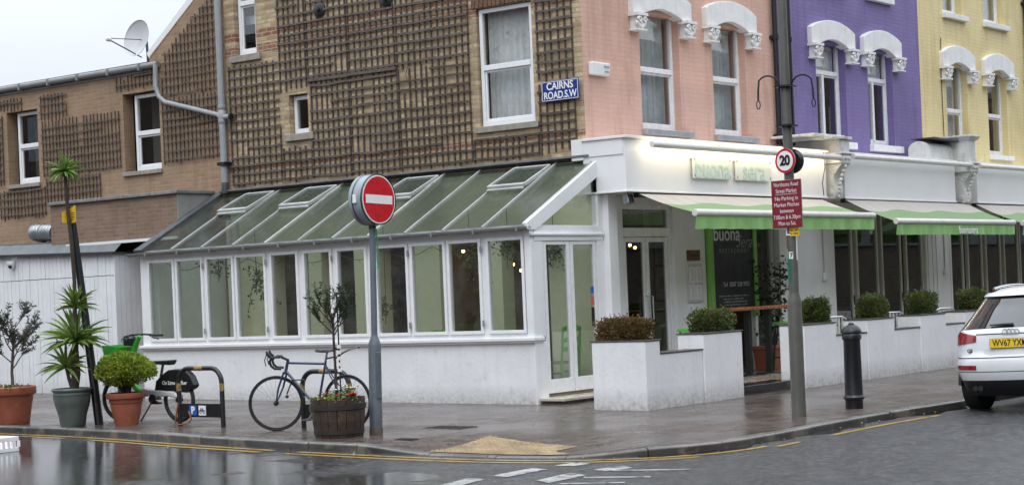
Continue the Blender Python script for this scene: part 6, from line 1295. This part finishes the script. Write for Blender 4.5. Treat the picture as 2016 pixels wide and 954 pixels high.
# ================================================================ INSIDE THE CONSERVATORY
random.seed(9)
for (px, py, n, spx, spz, lab) in ((430, 520, 60, .28, .26, 'trailing plant hanging inside behind the third window'), (505, 545, 130, .3, .4, 'leafy hanging plant inside behind the fourth window'), (925, 505, 150, .3, .35, 'hanging foliage inside behind the tenth window'), (1000, 490, 110, .32, .24, 'hanging foliage inside behind the last front window'), (1090, 490, 120, .3, .22, 'dark hanging foliage inside above the left conservatory door'), (1150, 500, 50, .2, .24, 'thin trailing stem hanging inside the right conservatory door'), (760, 600, 70, .16, .4, 'tall leafy plant inside behind the eighth window')):
    p = at_x(px, py, 20.95) if px < 1050 else at_y(px, py, 16.2); t = thing('hanging_plant', lab, 'plant', p, group='plants inside the conservatory'); lf = MB(); st_ = MB()
    st_.tube([(0, 0, 2.95 - p.z), (0, 0, .1), (.03, .05, -.3)], .006, 5)
    for k in range(7):
        e = Vector((random.gauss(0, .12), random.gauss(0, spx), random.gauss(-.05, spz))); st_.tube([(0, 0, .15), e * .5 + Vector((0, 0, .1)), e], .004, 4)
        for _ in range(n // 7): q = e * random.random() + Vector((random.gauss(0, .05), random.gauss(0, .05), random.gauss(0, .05))); lf.leaf(q, (random.uniform(-1, 1), random.uniform(-1, 1), random.uniform(-1, .2)), random.uniform(.06, .1), random.uniform(.035, .05), bend=.2)
    lf.build('leaves', M_lf_box, t); st_.build('stem', M_barkdark, t)
def ladder_chair(label, x, y, rot, mat=None):
    c = thing('dining_chair', label, 'chair', (x, y, .09), rot, 'lime green ladder-back chairs'); m = mat or M_lime
    for sx in (-.18, .18):
        mb = MB(); mb.tube([(sx, .2, 0), (sx, .19, .5), (sx, .24, .98)], .02, 8); mb.build('leg', m, c, smooth=50); mb = MB(); mb.tube([(sx, -.2, 0), (sx, -.2, .45)], .02, 8); mb.build('leg', m, c, smooth=50)
    for z in (.62, .76, .93): mb = MB(); mb.prism([(-.18, 0), (.18, 0), (.18, .06), (.09, .085), (-.09, .085), (-.18, .06)], lambda x, q: (x, .2 + .03 * (z > .7) + .0, z + q), lambda x, q: (x, .222 + .03 * (z > .7), z + q)); mb.build('back_rail', m, c)
    mb = MB(); mb.bx(-.2, .2, -.21, .2, .44, .47); mb.build('seat', M('rush_seat', (.25, .17, .07), .8, .3, 20), c, bevel=.008)
    mb = MB()
    for z in (.15, .28): mb.tube([(-.18, -.2, z), (.18, -.2, z)], .011, 6); mb.tube([(-.18, -.2, z + .03), (-.18, .19, z + .03)], .011, 6); mb.tube([(.18, -.2, z + .03), (.18, .19, z + .03)], .011, 6)
    mb.build('stretcher', m, c); return c
ladder_chair('lime green ladder-back chair standing just inside the left conservatory door', 21.74, 15.98, R(170))
ladder_chair('lime green chair back seen dimly through the ninth window', 20.95, 17.5, R(80)); 
for y_, lab in ((16.9, 'dining table inside behind the last front windows'), (19.0, 'dining table inside behind the seventh and eighth windows'), (21.2, 'dining table inside behind the fourth window')):
    t = thing('dining_table', lab, 'table', (21.35, y_, .09), group='dining tables in the conservatory'); mb = MB(); mb.bx(-.35, .35, -.45, .45, .72, .75); mb.build('tabletop', M_barrel, t, bevel=.006)
    for sx in (-.3, .3):
        for sy in (-.4, .4): mb = MB(); mb.bx(sx - .025, sx + .025, sy - .025, sy + .025, 0, .72); mb.build('leg', M_lime, t)
t = thing('string_lights', 'thin string of small bulbs looped inside along the front windows', 'light string', (20.6, 19.5, 2.4)); mb = MB(); pts = []; bu = MB()
for k in range(81):
    y = -4 + 8 * k / 80; z = -.14 * abs(math.sin(k * math.pi / 10)) - .02; pts.append((0, y, z))
    if k % 5 == 0: bu.sphere((0, y, z - .03), .018, 8, 6)
mb.tube(pts, .005, 5); mb.build('wire', M_black, t); bu.build('bulbs', M_glass, t, smooth=60)
t = thing('shelf_unit', 'dim shelf of bottles inside behind the fifth window', 'shelf', (24.6, 21.3, .13)); mb = MB()
for z in (.9, 1.3, 1.7, 2.1): mb.bx(0, .3, -1, 1, z, z + .03)
mb.build('shelves', M_barrel, t)
mb = MB()
for k in range(54): mb.lathe([(.035, 0), (.035, .17), (.012, .22), (.012, .28)], (.12, -.9 + .1 * (k % 18), .93 + .4 * (k // 18)), 8)
mb.build('bottles', M('bottle_glass', (.05, .06, .03), .15, .6, 4), t, smooth=40)

# ================================================================ PARKED CAR
CARX, CARY = 21.0, 8.60
car = thing('parked_car', 'white estate-style car parked at the kerb, seen from behind with yellow plate', 'car', (CARX, CARY, gz(CARY) + ROAD), (R(-1.5), 0, R(0)))
M_car = M('white_car_paint', (.74, .76, .78), .22, .03, 3, coat=.9, rvar=.03, streak=.05, scol=(.4, .4, .38)); M_carblack = M('black_plastic', (.012, .012, .013), .45, .2, 9); M_carglass = M('car_glass', (.01, .012, .014), .04, .1, 4, spec=.8, rvar=.01, coat=1); M_tail = M('tail_lamp', (.26, .008, .015), .12, .12, 18, coat=1)
# horizontal sections: z -> (rear x, half width, corner length, front x)
def sec(z):
    K = [(.22, .16, .74, .5, 4.2), (.34, .06, .80, .55, 4.3), (.5, .005, .845, .55, 4.38), (.62, .0, .855, .55, 4.39), (.70, .015, .865, .6, 4.38), (.73, .05, .87, .6, 4.37), (.86, .065, .885, .62, 4.33), (.98, .085, .885, .66, 4.2), (1.04, .10, .865, .7, 4.0), (1.09, .15, .83, .7, 3.2), (1.2, .27, .775, .68, 2.9), (1.34, .43, .70, .62, 2.55), (1.44, .52, .64, .6, 2.3), (1.50, .60, .58, .55, 2.15), (1.545, .78, .50, .5, 2.0), (1.565, 1.0, .40, .4, 1.8)]
    for a, b_ in zip(K[:-1], K[1:]):
        if a[0] <= z <= b_[0]:
            f_ = (z - a[0]) / (b_[0] - a[0]); return [x + (y - x) * f_ for x, y in zip(a[1:], b_[1:])]
    return list(K[0][1:] if z < K[0][0] else K[-1][1:])
def surf(y, z, off=0):                 # point on the rear skin at lateral y and height z
    xr, w_, a, xf = sec(z); n_ = 2.6; s = min(.999, abs(y) / w_); x = xr + a * (1 - (1 - s ** n_) ** (1 / n_)); e = .004
    s2 = min(.9995, (abs(y) + e) / w_); x2 = xr + a * (1 - (1 - s2 ** n_) ** (1 / n_)); nx, ny = -1.0, (x2 - x) / e * (1 if y >= 0 else -1); l = math.hypot(nx, ny); return Vector((x + nx / l * off, y + ny / l * off, z))
zs = [.22, .28, .34, .42, .5, .56, .62, .66, .70, .705, .73, .80, .86, .92, .98, 1.04, 1.05, 1.09, 1.14, 1.2, 1.27, 1.34, 1.40, 1.44, 1.48, 1.50, 1.545, 1.565]
mb = MB(); ring = []
NA = 14
for z in zs:
    xr, w_, a, xf = sec(z); row = []; ys = [math.sin(math.pi / 2 * k / NA) * .9995 for k in range(-NA, NA + 1)]
    for s in ys: row.append(tuple(surf(s * w_, z)))
    fa = min(1.0, (xf - xr) * .35)
    for k in range(1, 5): row.append((xr + a + (xf - fa - xr - a) * k / 4, w_, z))
    for k in range(1, 9): q = math.pi / 2 * k / 8; row.append((xf - fa + fa * math.sin(q), w_ * math.cos(q) ** .6 if k < 8 else 0, z))
    for k in range(7, 0, -1): q = math.pi / 2 * k / 8; row.append((xf - fa + fa * math.sin(q), -w_ * math.cos(q) ** .6, z))
    for k in range(4, 0, -1): row.append((xr + a + (xf - fa - xr - a) * k / 4, -w_, z))
    ring.append(row)
n = len(ring[0]); vs = [p for r_ in ring for p in r_]; mats = []; fs = []
for i in range(len(zs) - 1):
    for j in range(n):
        j2 = (j + 1) % n; fs.append((i * n + j, i * n + j2, (i + 1) * n + j2, (i + 1) * n + j)); zm = (zs[i] + zs[i + 1]) / 2
        mb.m = 0
        if zm < .40: mb.m = 1
        elif 1.09 < zm < 1.44 and n > j >= 2 * NA + 1: mb.m = 2
        mb.add([vs[k] for k in fs[-1]], [(0, 1, 2, 3)])
mb.m = 0; mb.add(ring[-1], [tuple(range(n))]); mb.m = 1; mb.add(ring[0], [tuple(range(n))[::-1]])
mb.build('body', [M_car, M_carblack, M_carglass], car, smooth=42, merge=True)
def patch(name, y0, y1, z0, z1, mat, off=.006, ny=14, nz=6, shape=None, parent=None, thick=.012):
    mb = MB(); vs = []; ok = lambda u, v: (y0 + (y1 - y0) * u, z0 + (z1 - z0) * v)
    for k in range(nz + 1):
        for i in range(ny + 1):
            u, v = i / ny, k / nz; yy, z_ = (shape(u, v) if shape else ok(u, v)); vs.append(surf(yy, z_, off))
    m = len(vs)
    for k in range(nz + 1):
        for i in range(ny + 1):
            u, v = i / ny, k / nz; yy, z_ = (shape(u, v) if shape else ok(u, v)); vs.append(surf(yy, z_, off - thick))
    q = [(k * (ny + 1) + i, k * (ny + 1) + i + 1, (k + 1) * (ny + 1) + i + 1, (k + 1) * (ny + 1) + i) for k in range(nz) for i in range(ny)]
    bd = [i for i in range(ny + 1)] + [k * (ny + 1) + ny for k in range(1, nz + 1)] + [nz * (ny + 1) + i for i in range(ny - 1, -1, -1)] + [k * (ny + 1) for k in range(nz - 1, 0, -1)]
    q += [(bd[i], bd[(i + 1) % len(bd)], bd[(i + 1) % len(bd)] + m, bd[i] + m) for i in range(len(bd))]; mb.add(vs, q); return mb.build(name, mat, parent or car, smooth=35)
gl_w = lambda z: .80 - (z - 1.06) * .55
patch('rear_window', 0, 0, 0, 0, M_carglass, .006, 24, 10, lambda u, v: ((2 * u - 1) * gl_w(1.065 + .385 * v), 1.065 + .385 * v - .015 * (2 * u - 1) ** 2))
patch('spoiler', -.60, .60, 1.455, 1.50, M_car, .05, 20, 3, thick=.06)
for s_ in (1, -1):
    patch('tail_light', 0, 0, 0, 0, M_tail, .012, 14, 6, lambda u, v: (s_ * (.47 + .36 * u), (.905 - .045 * u) + (.075 + .105 * u) * v * 1.0 - .0))
    patch('reflector', 0, 0, 0, 0, M_tail, .009, 10, 3, lambda u, v: (s_ * (.46 + .35 * u), .555 + .055 * v + .004 * u))
    patch('exhaust_trim', 0, 0, 0, 0, M_carblack, .004, 6, 3, lambda u, v: (s_ * (.3 + .3 * u), .26 + .1 * v))
    for xx in (.44, .52): mb = MB(); p = surf(s_ * xx, .32, .0); mb.lathe([(.026, -.03), (.034, -.03), (.034, .1), (.026, .1)], p, 14, 'x'); mb.build('exhaust_pipe', M_carblack, car, smooth=40)
    mb = MB(); p = [(1.0 + .22 * k, s_ * (.56 - .0 * k), 1.585 - .004 * (k - 3) ** 2) for k in range(9)]; mb.tube(p, .018, 8); mb.build('roof_rail', M_chrome, car, smooth=50)
patch('bumper_gap', -.83, .83, .698, .708, M_carblack, .004, 30, 1); patch('trim_line', -.47, .47, .985, .997, M_carblack, .004, 20, 1); patch('lower_line', -.8, .8, .525, .532, M_carblack, .003, 30, 1)
patch('plate_recess', -.33, .33, .80, .98, M_car, .003, 10, 3)
mb = MB(); mb.bx(-.012, .004, -.265, .265, -.06, .06); pl = mb.build('plate_frame', M_carblack, car, bevel=.003, loc=tuple(surf(0, .875, .014))); mb = MB(); mb.bx(-.016, -.012, -.26, .26, -.0555, .0555); pl2 = mb.build('number_plate', M_numplate, pl, bevel=.002)
text('registration', 'WV67 YXM', .112, M_black, pl, (-.0172, 0, 0), FACE_C, .002, depth=.0006, width=.44)
q = surf(0, 1.015, .012); mb = MB()
for k in range(4): mb.tube([(0, -.075 + .05 * k + .032 * math.cos(a), .032 * math.sin(a)) for a in [6.28318 * i / 24 for i in range(24)]], .0055, 6, closed=True)
mb.build('ring_emblem', M_chrome, car, smooth=60, loc=tuple(q), rot=(0, R(12), 0))
q = surf(.56, .79, .008); text('badge', 'Q3', .06, M_chrome, car, tuple(q), (R(90), 0, R(-100)), .002, depth=.003)
mb = MB(); p = [surf(y, 1.1, .03) for y in (.0, -.1, -.2, -.32)]; mb.tube([surf(.28, 1.1, .035), surf(.1, 1.105, .035), surf(-.02, 1.10, .03)], [.009, .014, .02], 8); mb.build('wiper', M_carblack, car, smooth=50)
for x_, sg in ((.84, 1), (.84, -1), (3.42, 1), (3.42, -1)):
    mb = MB(); mb.lathe([(.21, -.11), (.30, -.115), (.335, -.095), (.345, -.05), (.345, .05), (.335, .095), (.30, .115), (.21, .11)], (0, 0, 0), 36, 'y'); wv = mb.build('wheel', M_tyre, car, smooth=40, loc=(x_, sg * .775, .345))
    mb = MB(); mb.lathe([(.0, sg * .10), (.06, sg * .105), (.2, sg * .085), (.215, sg * .116), (.215, sg * .08)], (0, 0, 0), 36, 'y', cap=False)
    for k in range(5): a = 6.283 * k / 5; mb.beam((.05 * math.cos(a), sg * .11, .05 * math.sin(a)), (.205 * math.cos(a), sg * .115, .205 * math.sin(a)), .045, .02, (0, 1, 0))
    mb.build('rim', M_hub, wv, smooth=40)
    mb = MB(); mb.tube([(x_ + .38 * math.cos(a), sg * .86, .345 + .38 * math.sin(a)) for a in [math.pi * k / 14 for k in range(15)]], .03, 8); mb.build('wheel_arch', M_carblack, car, smooth=50)

# ================================================================ ACROSS THE STREET (seen only in the glass and the wet road)
def opposite(name, label, x0, x1, y0, y1, h, mat, face):
    o = thing(name, label, 'building', ((x0 + x1) / 2, (y0 + y1) / 2, 0)); b = MB(); b.bx(x0, x1, y0, y1, -.4, h); b.build('wall', mat, o, world=True); b = MB(); b.bx(x0 - .1, x1 + .1, y0 - .1, y1 + .1, h, h + .3); b.build('parapet', M_lead, o, world=True)
    L = (x1 - x0) if face == 'y' else (y1 - y0); k = 0
    for i in range(int(L / 2.6)):
        for z in (4.4, 7.4):
            u = .8 + i * 2.6; mb = MB()
            if face == 'y': mb.bx(x0 + u, x0 + u + 1.1, y1, y1 + .03, z, z + 1.7)
            else: mb.bx(x1, x1 + .03, y0 + u, y0 + u + 1.1, z, z + 1.7)
            mb.build('window', M_signgrey, o, world=True)
    b = MB()
    if face == 'y': b.bx(x0 + .3, x1 - .3, y1, y1 + .12, 3.0, 3.8)
    else: b.bx(x1, x1 + .12, y0 + .3, y1 - .3, 3.0, 3.8)
    b.build('fascia', M_greyroof, o, world=True)
opposite('brick_terrace', 'brick shop terrace across the main street behind the viewpoint', -6, 150, -16, -5, 10.5, M('dark_brick_terrace', (.09, .065, .05), .8, .3, 2), 'y')
opposite('brick_terrace', 'brick corner terrace across the side road, out of the picture', -10, 1.5, 21, 60, 10.5, bpy.data.materials['dark_brick_terrace'], 'x')
